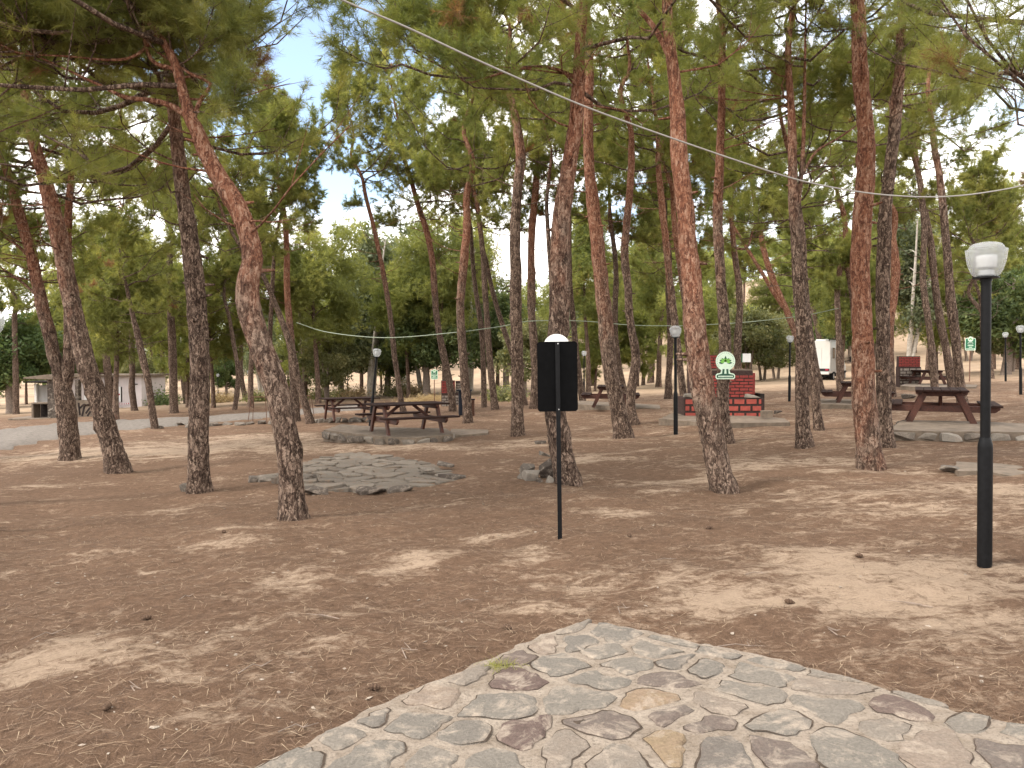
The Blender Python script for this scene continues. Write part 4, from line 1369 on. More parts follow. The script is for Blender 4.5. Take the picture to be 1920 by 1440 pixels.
place('dark', 1530, 700, 74, 1.0, 'dark tree crown over the roof of the motorhome', 'dark leafy trees beyond the clearing')
place('young', 1115, 724, 54, 0.9, 'young pine by the small lamp behind the black sign', 'young pines on the far slope')
place('young', 1195, 712, 60, 1.0, 'bright young pine behind the curved pine', 'young pines on the far slope')
place('young2', 1320, 700, 70, 0.95, 'round young pine behind the barbecue', 'young pines on the far slope')
place('young', 1395, 700, 78, 1.1, 'young pine behind the information boards', 'young pines on the far slope')
place('pinefar2', 596, 745, 52, 1.15, 'bushy pine filling the view between the slim red pine and the open sky', 'pines just beyond the clearing')
place('pinefar2', 215, 790, 40, .95, 'light green pine with low feathery boughs before the hut roof', 'pines just beyond the clearing')
place('pinefar2', 150, 790, 80, 1.3, 'bushy pine standing behind the hut between the leaning trunks', 'pines just beyond the clearing')
place('pinefar', 470, 770, 50, 1.1, 'tall pine rising behind the thick S-curved pine', 'pines just beyond the clearing')
# a belt of trees one cannot tell apart closes the view
GEN = {'pinefar': 'far pine with a long bare trunk in the belt of trees behind the grove', 'pinefar2': 'far pine with a full low crown in the belt of trees behind the grove',
       'young': 'young pine in the thicket at the back of the clearing', 'young2': 'rounded young pine in the thicket at the back of the clearing',
       'olive': 'olive bush at the back of the clearing', 'euca': 'grey green eucalyptus in the belt of trees behind the grove',
       'euca2': 'tall thin eucalyptus in the belt of trees behind the grove', 'dark': 'dark leafy tree in the belt of trees behind the grove', 'dark2': 'open crowned dark tree in the belt of trees behind the grove'}
GRP = {'pinefar': 'long trunked pines of the far belt', 'pinefar2': 'low crowned pines of the far belt', 'young': 'young pines of the thicket', 'young2': 'rounded young pines of the thicket',
       'olive': 'olive bushes of the far edge', 'euca': 'eucalyptus trees of the far belt', 'euca2': 'thin eucalyptus trees of the far belt', 'dark': 'dark trees of the far belt', 'dark2': 'open dark trees of the far belt'}
random.seed(21)
belt = []
for i in range(46):
    px = -40 + i * 44 + random.uniform(-14, 14)
    if 545 < px < 660:
        ks = ('olive', 'young2', 'dark')
    elif px < 520:
        ks = ('pinefar', 'pinefar2', 'pinefar2', 'young2', 'euca')
    elif px < 1100:
        ks = ('pinefar2', 'young2', 'euca', 'euca2', 'olive')
    else:
        ks = ('pinefar', 'pinefar2', 'pinefar', 'young2', 'olive')
    belt.append((random.choice(ks), px, random.uniform(50, 90), random.uniform(.85, 1.3)))
for i in range(38):
    px = 640 + i * 36 + random.uniform(-18, 18)
    belt.append((random.choice(('young', 'young2', 'pinefar2', 'olive', 'young2')), px, random.uniform(95, 160), random.uniform(.9, 1.5)))
for i in range(12):
    px = -20 + i * 52 + random.uniform(-18, 18)
    belt.append((random.choice(('olive', 'young', 'olive', 'young2')), px, random.uniform(95, 125), random.uniform(.8, 1.1)))
for key, px, Y, s in belt:
    if px < 300 and Y < 74:
        Y += 26
    place(key, px, 0, Y, s, GEN[key], GRP[key])


# low scrub and dry grass on the bank beyond the clearing
def bush(px, py, Y, s, mat, label, group, seed):
    rng = np.random.default_rng(seed)
    if Y is None:
        g = ground(px, py)
    else:
        p = at(px, 700, Y)
        g = Vector((p.x, Y, thf(p.x, Y)))
    root = empty('scrub_bush', g, label, 'bush', group)
    n = 1500
    c = rng.normal(size=(n, 3)) * np.array([0.42, 0.42, 0.3]) * s
    c[:, 2] = np.abs(c[:, 2]) + 0.05
    LV, LF = leaf_quads(c, 1, 0.075 * math.sqrt(s), rng)
    me = np_mesh('foliage', LV, [LF], [mat], {'tint': np.repeat(rng.random(n), 4)})
    link(bpy.data.objects.new('foliage', me), root)
    k = 14
    s_ = np.linspace(0, 1, 3)[None, :, None]
    e = rng.normal(size=(k, 1, 3)) * np.array([0.4, 0.4, 0.2]) * s
    e[..., 2] = np.abs(e[..., 2]) + 0.3 * s
    Pp = e * s_
    Vt, Qt = tubes(Pp, np.full((k, 3), 0.012), 4)
    me = np_mesh('stem', Vt, [Qt], [M['grey_bark']])
    link(bpy.data.objects.new('stem', me), root)


for i, (px, Y, s, m_, lab) in enumerate([
        (600, 62, 1.3, 'olive', 'grey green scrub bush beneath the round dark tree'), (640, 60, 1.1, 'olive', 'low scrub bush by the foot of the round dark tree'),
        (665, 58, 1.3, 'straw', 'straw coloured bush behind the leaning lamp'), (745, 60, 1.5, 'olive', 'scrub bush behind the near picnic table'),
        (770, 60, 1.2, 'straw', 'dry yellowish bush left of the small green sign'), (400, 66, 1.1, 'straw', 'dry bush under the two far lamps'),
        (425, 66, 1.0, 'straw', 'dry bush at the foot of the cypress'), (480, 64, 1.2, 'olive', 'green scrub between the cypress and the S-curved pine'),
        (300, 66, 1.8, 'dark', 'dark green bush at the end wall of the hut'), (942, 42, 1.1, 'olive', 'scrub bush behind the slim pale pine'),
        (955, 44, .9, 'olive', 'small scrub bush behind the straight light brown pine'), (1385, 60, .8, 'olive', 'low scrub on the pale slope by the information boards')]):
    bush(px, 0, Y, s, M[m_], lab, 'scrub bushes along the bank', 500 + i)

# a heap of dry straw on the bank by the far barbecue
rng = np.random.default_rng(77)
g = ground(808, 752)
n = 2600
c = rng.normal(size=(n, 3)) * np.array([0.85, 0.5, 0.15])
c[:, 2] = np.abs(c[:, 2])
c[:, 2] += th(g.x + c[:, 0], g.y + c[:, 1]) - g.z
a = unit(rng.normal(size=(n, 3)) * np.array([1, 1, .7]))
b = unit(np.cross(a, rng.normal(size=(n, 3))))
Vv = np.stack([c - a * .16 - b * .009, c - a * .16 + b * .009, c + a * .16], 1).reshape(-1, 3)
me = np_mesh('straw_heap', Vv, [np.arange(n * 3).reshape(-1, 3)], [M['straw']], {'tint': np.repeat(rng.random(n), 3)})
o = link(bpy.data.objects.new('straw_heap', me))
o.location = g
tag(o, 'heap of dry yellow straw beside the small red topped barbecue', 'straw', kind='stuff')
# ------------------------------------------------------------------ stone paving and slabs
def clip_poly(poly, n, d):
    """keep the part with dot(p,n) <= d"""
    out = []
    for i in range(len(poly)):
        a, b = poly[i], poly[(i + 1) % len(poly)]
        da, db = a[0] * n[0] + a[1] * n[1] - d, b[0] * n[0] + b[1] * n[1] - d
        if da <= 0:
            out.append(a)
        if (da < 0 < db) or (db < 0 < da):
            t = da / (da - db)
            out.append((a[0] + (b[0] - a[0]) * t, a[1] + (b[1] - a[1]) * t))
    return out


def voronoi(seeds, bound):
    cells = []
    for i, s in enumerate(seeds):
        poly = list(bound)
        for j, q in enumerate(seeds):
            if i == j:
                continue
            dx, dy = q[0] - s[0], q[1] - s[1]
            if dx * dx + dy * dy > 2.6:
                continue
            poly = clip_poly(poly, (dx, dy), (q[0] ** 2 + q[1] ** 2 - s[0] ** 2 - s[1] ** 2) / 2)
            if len(poly) < 3:
                break
        cells.append(poly if len(poly) >= 3 else None)
    return cells


def stone_outline(poly, gap, seed, wob=0.012, step=0.035, rnd=1):
    """shrink a cell, round its corners and roughen the edge"""
    cx = sum(p[0] for p in poly) / len(poly)
    cy = sum(p[1] for p in poly) / len(poly)
    # inset by moving edges
    n = len(poly)
    area = sum(poly[i][0] * poly[(i + 1) % n][1] - poly[(i + 1) % n][0] * poly[i][1] for i in range(n))
    if area < 0:
        poly = poly[::-1]
    q = list(poly)
    for i in range(n):
        a, b = poly[i], poly[(i + 1) % n]
        ex, ey = b[0] - a[0], b[1] - a[1]
        l = math.hypot(ex, ey)
        if l < 1e-5:
            continue
        nx_, ny_ = ey / l, -ex / l
        g = gap * random.uniform(0.35, 1.8)
        q = clip_poly(q, (nx_, ny_), a[0] * nx_ + a[1] * ny_ - g)
        if len(q) < 3:
            return None
    for _ in range(rnd):
        r = []
        for i in range(len(q)):
            a, b = q[i], q[(i + 1) % len(q)]
            r.append((a[0] * .85 + b[0] * .15, a[1] * .85 + b[1] * .15))
            r.append((a[0] * .15 + b[0] * .85, a[1] * .15 + b[1] * .85))
        q = r
    out = []
    for i in range(len(q)):
        a, b = q[i], q[(i + 1) % len(q)]
        l = math.hypot(b[0] - a[0], b[1] - a[1])
        m = max(1, int(l / step))
        for k in range(m):
            t = k / m
            x, y = a[0] + (b[0] - a[0]) * t, a[1] + (b[1] - a[1]) * t
            w = wob * (mnoise.noise(Vector((x * 9, y * 9, seed))) + 0.6 * mnoise.noise(Vector((x * 27, y * 27, seed))))
            dx, dy = x - cx, y - cy
            dl = math.hypot(dx, dy) + 1e-6
            out.append((x + dx / dl * w * 1.6, y + dy / dl * w * 1.6))
    return out


def stone(mb, poly, z0, zt, tilt=(0, 0), dome=0.004, chamf=0.012):
    """a flat stone with a chamfered rough top rim"""
    n = len(poly)
    cx = sum(p[0] for p in poly) / n
    cy = sum(p[1] for p in poly) / n
    vs, fs = [], []
    for ring, (sc, z) in enumerate(((1.0, z0), (1.0, zt - chamf * .6), (0.0, zt), (-1, zt + dome))):
        for x, y in poly:
            dx, dy = x - cx, y - cy
            l = math.hypot(dx, dy) + 1e-6
            k = 1.0 if ring < 2 else (max(0.5, 1 - chamf / l) if ring == 2 else 0.55)
            xx, yy = cx + dx * k, cy + dy * k
            zz = z + (tilt[0] * dx + tilt[1] * dy) * (1 if ring else 0)
            if ring >= 2:
                zz += 0.004 * mnoise.noise(Vector((xx * 14, yy * 14, 3)))
            vs.append((xx, yy, zz))
    for r_ in range(3):
        for i in range(n):
            j = (i + 1) % n
            fs.append((r_ * n + i, r_ * n + j, (r_ + 1) * n + j, (r_ + 1) * n + i))
    fs.append(tuple(range(3 * n, 4 * n)))
    mb.add(vs, fs)


def wobble_line(poly, step, amp, seed):
    out = []
    n = len(poly)
    for i in range(n):
        a, b = poly[i], poly[(i + 1) % n]
        l = math.hypot(b[0] - a[0], b[1] - a[1])
        m = max(1, int(l / step))
        for k in range(m):
            t = k / m
            x, y = a[0] + (b[0] - a[0]) * t, a[1] + (b[1] - a[1]) * t
            out.append((x + amp * mnoise.noise(Vector((x * 4, y * 4, seed))) + amp * .5 * mnoise.noise(Vector((x * 14, y * 14, seed))),
                        y + amp * mnoise.noise(Vector((x * 4, y * 4, seed + 9))) + amp * .5 * mnoise.noise(Vector((x * 14, y * 14, seed + 9)))))
    return out


random.seed(5)
# foreground paving
PAV = [(-0.2, 0), (0, 0)]
edge_px = [(480, 1452), (570, 1408), (660, 1356), (720, 1326), (800, 1296), (885, 1262), (960, 1226), (1020, 1198), (1078, 1180), (1140, 1183), (1250, 1208), (1400, 1243), (1520, 1268), (1640, 1296), (1780, 1335), (1950, 1378)]
PH = 0.04
ew = [ground(px, py) for px, py in edge_px]
ed = [(p.x, p.y) for p in ew]
a0 = ed[0]
d0 = (ed[0][0] - ed[3][0], ed[0][1] - ed[3][1])
l0 = math.hypot(*d0)
p_l = (a0[0] + d0[0] / l0 * 4.5, a0[1] + d0[1] / l0 * 4.5)
a1 = ed[-1]
d1 = (ed[-1][0] - ed[-4][0], ed[-1][1] - ed[-4][1])
l1 = math.hypot(*d1)
p_r = (a1[0] + d1[0] / l1 * 3.5, a1[1] + d1[1] / l1 * 3.5)
outline = [p_l] + ed + [p_r, (p_r[0] - 1.5, -3.5), (p_l[0] - .5, -3.5)]
outline_w = wobble_line(outline, 0.035, 0.05, 4)
pm = MB()


def pz(x, y):
    return 0.043 * x - 0.018 * y + PH


# mortar bed: fine grid clipped to the outline would be heavy; a fan of the outline is flat enough
ol = outline_w
n = len(ol)
pm.cur = 0
top = [(x, y, pz(x, y) + 0.004 * mnoise.noise(Vector((x * 3, y * 3, 0)))) for x, y in ol]
rim = [(x * 1.0, y, pz(x, y) - 0.012) for x, y in wobble_line(outline, 0.035, 0.05, 4)]
bot = [(x, y, thf(x, y) - 0.06) for x, y in ol]
cxm = sum(p[0] for p in ol) / n
cym = sum(p[1] for p in ol) / n
top_in = [(x + (cxm - x) * .006, y + (cym - y) * .006, z) for x, y, z in top]
vs = top_in + rim + bot
fs = [tuple(range(n))]
for i in range(n):
    j = (i + 1) % n
    fs += [(n + i, n + j, j, i), (2 * n + i, 2 * n + j, n + j, n + i)]
pm.add(vs, fs)
SEED_PX = [(1087, 1219, .46), (1150, 1203, .48), (1017, 1221, .78), (1054, 1190, .72), (950, 1248, .2), (1133, 1240, .56), (1271, 1221, .48), (1233, 1238, .62), (1050, 1269, .5), (1179, 1265, .52),
           (1275, 1261, .4), (875, 1277, .72), (967, 1294, .06), (1121, 1300, .5), (1246, 1292, .2), (808, 1323, .84), (937, 1338, .46), (1087, 1326, .52), (1221, 1332, .93), (767, 1369, .45), (687, 1362, .4),
           (879, 1400, .42), (967, 1402, .0), (1142, 1380, .24), (1271, 1361, .22), (708, 1427, .52), (640, 1398, .6), (917, 1436, .5), (1058, 1418, .7), (1258, 1418, .96), (1353, 1240, .46), (1462, 1261, .46),
           (1416, 1284, .54), (1307, 1267, .46), (1570, 1284, .64), (1566, 1303, .74), (1391, 1315, .58), (1357, 1340, .76), (1312, 1377, .2), (1566, 1348, .55), (1466, 1377, .47), (1703, 1352, .12),
           (1578, 1415, .5), (1449, 1423, .25), (1345, 1427, .3), (1753, 1415, .76), (1870, 1423, .22), (1890, 1390, .5), (1745, 1318, .64), (1828, 1373, .6), (1660, 1385, .68), (560, 1425, .5), (820, 1440, .62), (1160, 1440, .66)]
seeds, tones, gaps = [], [], []
for px, py, tn in SEED_PX:
    g = ground(px, py)
    seeds.append((g.x, g.y))
    tones.append(tn)
hull = outline


def inside(p, poly):
    c = False
    for i in range(len(poly)):
        a, b = poly[i], poly[i - 1]
        if (a[1] > p[1]) != (b[1] > p[1]) and p[0] < (b[0] - a[0]) * (p[1] - a[1]) / (b[1] - a[1]) + a[0]:
            c = not c
    return c


seeds = [s for s in seeds]
tries = 0
while tries < 4000 and len(seeds) < 190:
    tries += 1
    p = (random.uniform(-4.5, 5.5), random.uniform(-3.2, 4.4))
    if not inside(p, outline) or p[1] > 4.6:
        continue
    if p[1] > 2.95 and abs(p[0] / p[1]) < 0.66 and tries < 3000:
        md = 0.33
    else:
        md = 0.38
    if min(math.hypot((p[0] - s[0]) * .85, (p[1] - s[1]) * 1.15) for s in seeds) < md:
        continue
    seeds.append(p)
    tones.append(random.choice((.2, .42, .46, .5, .55, .6, .68, .75)))
bound = [(p_l[0] - .6, -3.6), (p_r[0] - 1, -3.6), p_r] + ed[::-1] + [p_l]
cells = voronoi(seeds, [(-9, -4), (9, -4), (9, 6), (-9, 6)])
hullc = [p for p in outline]
# clip the cells by the straight runs of the edge
runs = [(ed[0], ed[4]), (ed[4], ed[8]), (ed[9], ed[12]), (ed[12], ed[15])]
pm.cur = 1
for k, c in enumerate(cells):
    if not c:
        continue
    for a, b in runs:
        dx, dy = b[0] - a[0], b[1] - a[1]
        nn = (-dy, dx)
        ln = math.hypot(*nn)
        nn = (nn[0] / ln, nn[1] / ln)
        if (cxm - a[0]) * nn[0] + (cym - a[1]) * nn[1] > 0:
            nn = (-nn[0], -nn[1])
        c = clip_poly(c, nn, a[0] * nn[0] + a[1] * nn[1] - 0.02)
        if len(c) < 3:
            break
    if len(c) < 3:
        continue
    q = stone_outline(c, 0.021, k * 3.1, 0.024)
    if not q or len(q) < 6:
        continue
    cx_ = sum(p[0] for p in q) / len(q)
    cy_ = sum(p[1] for p in q) / len(q)
    z = pz(cx_, cy_)
    # thin dirt filled joint round part of the stone
    pm.cur = 2
    jq = []
    for (x, y) in q:
        dx, dy = x - cx_, y - cy_
        l = math.hypot(dx, dy) + 1e-6
        w = -0.002 + 0.015 * mnoise.noise(Vector((x * 6, y * 6, 7.7 + k)))
        jq.append((x + dx / l * w, y + dy / l * w, pz(x, y) + 0.0035))
    pm.add(jq, [tuple(range(len(jq)))])
    pm.cur = 1
    pm.ct = min(1, max(0, tones[k] + random.uniform(-.03, .03)))
    q = [p for p in q]
    stone(pm, q, z - 0.03, z + random.uniform(0.006, 0.013), (0.043 + random.uniform(-.012, .012), -0.018 + random.uniform(-.012, .012)), 0.002, 0.014)
o = pm.build('paving', [M['mortar'], M['flag'], M['dirt']])
tag(o, kind='structure')

# small tuft of grass growing between paving stones
g = ground(938, 1272)
rng = np.random.default_rng(3)
n = 160
c = rng.normal(size=(n, 3)) * np.array([.05, .03, 0])
tip = c + np.stack([rng.normal(0, .035, n), rng.normal(0, .03, n), .015 + .035 * rng.random(n)], -1)
sd_ = unit(rng.normal(size=(n, 3))) * .0018
me = np_mesh('grass_tuft', np.stack([c - sd_, c + sd_, tip], 1).reshape(-1, 3), [np.arange(n * 3).reshape(-1, 3)], [M['young']], {'tint': np.repeat(.5 + .5 * rng.random(n), 3)})
o = link(bpy.data.objects.new('grass_tuft', me))
o.location = (g.x, g.y, pz(g.x, g.y) + .004)
tag(o, 'small green grass tuft growing at the edge of the stone paving', 'grass')


# flagstone circle behind the S-curved pine
def rock_mesh(mb, c, s, rot, seed, npt=16):
    rs = random.Random(seed)
    bm = bmesh.new()
    for _ in range(npt):
        v = Vector((rs.uniform(-1, 1), rs.uniform(-1, 1), rs.uniform(-1, 1)))
        v = Vector([math.copysign(abs(a) ** 0.55, a) for a in v])
        bm.verts.new((v.x * s[0] / 2, v.y * s[1] / 2, v.z * s[2] / 2))
    bmesh.ops.convex_hull(bm, input=bm.verts)
    bmesh.ops.delete(bm, geom=[v for v in bm.verts if not v.link_faces], context='VERTS')
    bmesh.ops.bevel(bm, geom=bm.edges[:], offset=min(s) * 0.07, segments=1, affect='EDGES', clamp_overlap=True)
    bm.verts.index_update()
    mb.add([Vector(c) + rot @ v.co for v in bm.verts], [[v.index for v in f.verts] for f in bm.faces])
    bm.free()


def euler(x, y, z):
    from mathutils import Euler
    return Euler((x, y, z)).to_matrix()


ring = [ground(px, py) for px, py in [(505, 906), (545, 888), (600, 874), (660, 867), (730, 865), (800, 870), (850, 884), (862, 898), (815, 911), (750, 919), (680, 924), (600, 922), (545, 916)]]
rp = [(p.x, p.y) for p in ring]
rcx = sum(p[0] for p in rp) / len(rp)
rcy = sum(p[1] for p in rp) / len(rp)
zc = thf(rcx, rcy)
pm = MB()
seeds = []
random.seed(12)
for _ in range(3000):
    p = (random.uniform(rcx - 2.5, rcx + 2.5), random.uniform(rcy - 2.2, rcy + 2.2))
    if inside(p, rp) and (not seeds or min(math.hypot((p[0] - s[0]) * .7, p[1] - s[1]) for s in seeds) > .21):
        seeds.append(p)
cells = voronoi(seeds, rp)
pm.cur = 0
pm.ct = .55
pm.prism([(rcx + (x - rcx) * .97, rcy + (y - rcy) * .97) for x, y in wobble_line(rp, .1, .05, 2)], zc - .25, zc + 0.055)
for k, c in enumerate(cells):
    if not c:
        continue
    q = stone_outline(c, .016, k, .022, .05)
    if not q or len(q) < 6:
        continue
    x_ = sum(p[0] for p in q) / len(q)
    y_ = sum(p[1] for p in q) / len(q)
    pm.ct = random.choice((.35, .45, .5, .5, .6, .62, .7))
    stone(pm, q, zc + .0, zc + .075 + random.uniform(-.014, .022), (random.uniform(-.09, .09), random.uniform(-.09, .09)), .003, .012)
o = pm.build('flagstone_circle', [M['flag_soil'], M['flag_soil']])
tag(o, 'low round platform of grey flagstones behind the thick S-curved pine', 'stone platform')


def rock(name, label, px, py, size, rz=0, tilt=(0, 0), tone=.5, group=None, cat='rock', seed=1, mat='rock', lift=None, Y=None):
    g = ground(px, py)
    mb = MB()
    mb.ct = tone
    rock_mesh(mb, (0, 0, 0), size, euler(tilt[0], tilt[1], rz), seed)
    o = mb.build(name, M[mat])
    o.location = (g.x, g.y, g.z + (size[2] * 0.34 if lift is None else lift))
    return tag(o, label, cat, group)


RG = 'loose edge stones of the flagstone circle'
rock('edge_stone', 'dark slab edged stone lying just behind the S-curved trunk', 592, 927, (.42, .3, .13), .2, (.1, .05), .2, RG, seed=3)
rock('edge_stone', 'small upright stone leaning on the slab beside the S-curved trunk', 580, 908, (.24, .16, .16), .7, (.3, .4), .25, RG, seed=4, lift=.1)
rock('edge_stone', 'flat pale stone in the rim of the circle between two dark slabs', 652, 915, (.42, .26, .09), .1, (-.05, .1), .5, RG, seed=5, lift=.07)
rock('edge_stone', 'long dark brown slab in the middle of the circle front rim', 694, 926, (.52, .26, .12), -.1, (.1, -.08), .12, RG, seed=6)
rock('edge_stone', 'dark grey slab next to the long brown slab on the rim', 752, 921, (.44, .24, .10), .15, (.1, -.12), .22, RG, seed=7)
rock('edge_stone', 'dark stone at the far right end of the flagstone circle', 846, 899, (.46, .2, .11), .0, (.05, .05), .18, RG, seed=8)
rock('edge_stone', 'pale rounded stone set on the right of the flagstone circle', 800, 894, (.24, .2, .08), .3, (0, 0), .75, RG, seed=9, lift=.12)
rock('edge_stone', 'grey block left of the S-curved trunk at the circle edge', 478, 904, (.24, .22, .13), .4, (.1, 0), .4, RG, seed=10)
rock('edge_stone', 'pale flat stone beside the grey block left of the S-curved trunk', 503, 902, (.36, .26, .1), .2, (.15, -.1), .62, RG, seed=11)
rock('edge_stone', 'thin flat stone sticking out at the back right of the circle', 838, 880, (.36, .2, .07), -.2, (0, .1), .3, RG, seed=12, lift=.08)
rock('stone', 'grey stone at the foot of the straight dark grey pine', 346, 921, (.14, .14, .15), 0, (0, 0), .5, None, seed=13)
PG = 'rock pile at the foot of the big dark pine'
rock('rock', 'pale grey wedge shaped rock at the front of the pile', 996, 900, (.28, .24, .18), .3, (.3, .2), .8, PG, seed=21)
rock('rock', 'dark pointed rock behind the wedge shaped rock', 989, 893, (.20, .18, .26), .6, (.3, .4), .45, PG, seed=22, lift=.08)
rock('rock', 'dark hollow rock propped against the trunk', 1026, 894, (.28, .22, .26), .1, (.3, -.4), .08, PG, seed=23, lift=.1)
rock('rock', 'small pale stone lying in front of the hollow rock', 1031, 906, (.10, .09, .12), .4, (.2, .2), .95, PG, seed=24)
rock('rock', 'small dark stone in the gap in the middle of the pile', 1012, 904, (.10, .12, .08), .2, (0, 0), .3, PG, seed=25)
rock('rock', 'grey stone at the outer end of the pile', 979, 897, (.13, .12, .12), .9, (.1, .3), .6, PG, seed=26)
rock('rock', 'grey stone lying on top of the hollow rock', 1022, 884, (.2, .16, .09), .4, (.1, .5), .62, PG, seed=27, lift=.25)
rock('stone', 'flat brown stone on the sand beyond the rock pile', 1013, 832, (.26, .16, .09), .3, (.05, 0), .3, None, seed=28)
rock('stone', 'dark stone beside the foot of the curved thin pine at the road', 300, 803, (.34, .2, .14), .0, (0, 0), .25, None, seed=29)
rock('stone', 'pale stones edge piece on the ground left of the leaning road pine foot', 238, 884, (.16, .12, .06), .0, (0, 0), .8, None, seed=30)
# slabs at the road edge and low kerbs
KG = 'kerb stones along the road edge'
for i, (px, py) in enumerate([(338, 797), (352, 801), (398, 799), (410, 798), (428, 797), (450, 797), (470, 796), (492, 795), (512, 795)]):
    rock('kerb_stone', 'low grey kerb stone in the broken line along the road edge', px, py, (random.uniform(.3, .5), .26, random.uniform(.10, .2)), random.uniform(-.3, .3), (random.uniform(-.1, .1), 0), random.uniform(.4, .9), KG, 'kerb stone', seed=40 + i)
TG = 'stones of the low wall under the rear picnic table'
for i in range(10):
    px = 590 + i * 11.5
    rock('wall_stone', 'pale stone in the low wall below the rear dark picnic table', px, 793 - i * .3, (random.uniform(.24, .34), .26, random.uniform(.18, .26)), random.uniform(-.3, .3), (0, 0), random.uniform(.55, .95), TG, 'wall stone', seed=60 + i, lift=.07)


def slab(name, label, pts, h, top_mat, side='rock', amp=.04, seed=1, edge_stones=True, zfix=None):
    """raised pad: concrete top over a rough stone edge"""
    w = [ground(px, py) for px, py in pts]
    pl = [(p.x, p.y) for p in w]
    cx = sum(p[0] for p in pl) / len(pl)
    cy = sum(p[1] for p in pl) / len(pl)
    z = max(thf(x, y) for x, y in pl) * .5 + thf(cx, cy) * .5
    mb = MB()
    mb.prism([(x - cx, y - cy) for x, y in wobble_line(pl, .15, amp, seed)], -.35, h)
    if edge_stones:
        mb.cur = 1
        n = len(pl)
        for i in range(n):
            a, b = pl[i], pl[(i + 1) % n]
            l = math.hypot(b[0] - a[0], b[1] - a[1])
            m = max(1, int(l / .34))
            for k in range(m):
                t = (k + .5) / m
                x, y = a[0] + (b[0] - a[0]) * t - cx, a[1] + (b[1] - a[1]) * t - cy
                mb.ct = random.uniform(.3, 1.0)
                rock_mesh(mb, (x, y, h * .5 - .045), (l / m * random.uniform(.85, 1.15), .18, h * random.uniform(.9, 1.15) + .05), euler(random.uniform(-.06, .06), 0, math.atan2(b[1] - a[1], b[0] - a[0])), seed * 100 + i * 20 + k, 14)
    o = mb.build(name, [M[top_mat], M[side]])
    o.location = (cx, cy, z)
    tag(o, label, 'slab')
    return cx, cy, z + h


s1 = slab('concrete_pad', 'stone edged concrete pad under the near dark picnic table', [(608, 828), (700, 833), (780, 832), (850, 824), (836, 817), (720, 815), (640, 818)], .16, 'concrete', seed=2)
slab('stone_strip', 'thin stone strip running on from the dark table pad', [(842, 821), (915, 815), (915, 809), (846, 811)], .08, 'concrete', seed=3, edge_stones=False)
s5 = slab('concrete_pad', 'concrete pad with pale rock edge below the end-on picnic table', [(1668, 827), (1760, 828), (1850, 826), (1990, 825), (1980, 804), (1840, 803), (1690, 806)], .11, 'concrete', seed=4)
slab('concrete_pad', 'concrete pad with rough edge below the brick barbecue', [(1238, 797), (1330, 800), (1405, 801), (1480, 799), (1472, 786), (1270, 784)], .07, 'concrete', seed=5, edge_stones=False, amp=.06)
slab('stone_strip', 'low stone strip in front of the far centre picnic table', [(1050, 768), (1150, 769), (1238, 768), (1236, 763), (1060, 762)], .08, 'concrete', seed=6, edge_stones=False)
slab('stone_strip', 'low stone strip below the picnic table beside the orange red pine', [(1530, 768), (1600, 767), (1690, 766), (1710, 760), (1650, 757), (1540, 759)], .10, 'concrete', seed=7, edge_stones=False)
slab('stone_slab', 'pale cracked slab in front of the far sloping picnic table', [(1688, 732), (1735, 733), (1830, 728), (1832, 722), (1700, 724)], .10, 'concrete', seed=8, edge_stones=False)
slab('broken_slab', 'weathered grey slab with crumbling edge beyond the near lamp post', [(1786, 880), (1800, 893), (1850, 888), (1905, 893), (1990, 895), (1985, 868), (1800, 868)], -.015, 'concrete', seed=9, edge_stones=False, amp=.07)
rock('stone', 'dark flat stone on the pale slab of the far sloping table', 1722, 727, (1.0, .5, .22), 0, (0, 0), .25, None, seed=90)
rock('stone', 'grey stone on the ground beside the thin strip below the orange red pine', 1704, 747, (.55, .3, .2), 0, (0, 0), .45, None, seed=91)
rock('stone', 'flat rock at the corner of the broken slab by the lamp post', 1790, 885, (.35, .3, .09), 0, (0, .1), .5, None, seed=92)
rock('block', 'dark brick block lying on the barbecue pad', 1459, 786, (.26, .16, .10), 0, (0, 0), .1, None, seed=93, lift=.18, cat='block')
mb = MB()
mb.box((0, 0, .09), (.27, .2, .18))
o = mb.build('hollow_block', M['concrete'], bevel=.008)
g = ground(1437, 790)
o.location = (g.x, g.y, g.z + .1)
tag(o, 'grey concrete block at the corner of the red barbecue', 'block')


# ------------------------------------------------------------------ picnic tables
def make_table():
    root = empty('picnic_table', (0, 0, 0), '', 'picnic table', 'wooden picnic tables under the pines')
    for k in range(6):
        mb = MB()
        mb.box((-.40 + k * .16, 0, .745), (.15, 1.95, .038))
        mb.build('tabletop_plank', M['wood_dark'], root, .004)
    for sx in (-1, 1):
        for k in range(2):
            mb = MB()
            mb.box((sx * (.80 + k * .17), 0, .455), (.16, 1.95, .038))
            mb.build('seat_plank', M['wood_dark'], root, .004)
    for sy in (-1, 1):
        y = sy * .70
        for sx in (-1, 1):
            mb = MB()
            mb.bar((sx * .62, y, .0), (sx * .30, y, .70), .06, .115, up=(1, 0, 0))
            mb.build('leg', M['wood'], root, .004)
        for z, hw, hh in ((.375, 1.03, .125), (.677, .47, .095)):
            mb = MB()
            pr = [(-hw, z + hh / 2), (hw, z + hh / 2), (hw, z), (hw - .09, z - hh / 2), (-hw + .09, z - hh / 2), (-hw, z)]
            yy = y - sy * .066
            mb.prism(pr, 0, .055, xf=lambda p, yy=yy: Vector((p.x, yy - .0275 + p.z, p.y)))
            mb.build('seat_beam' if z < .5 else 'top_beam', M['wood'], root, .004)
        mb = MB()
        mb.bar((0, y - sy * .10, .40), (0, y - sy * .52, .72), .07, .05, up=(1, 0, 0))
        mb.build('brace', M['wood'], root, .004)
    return root


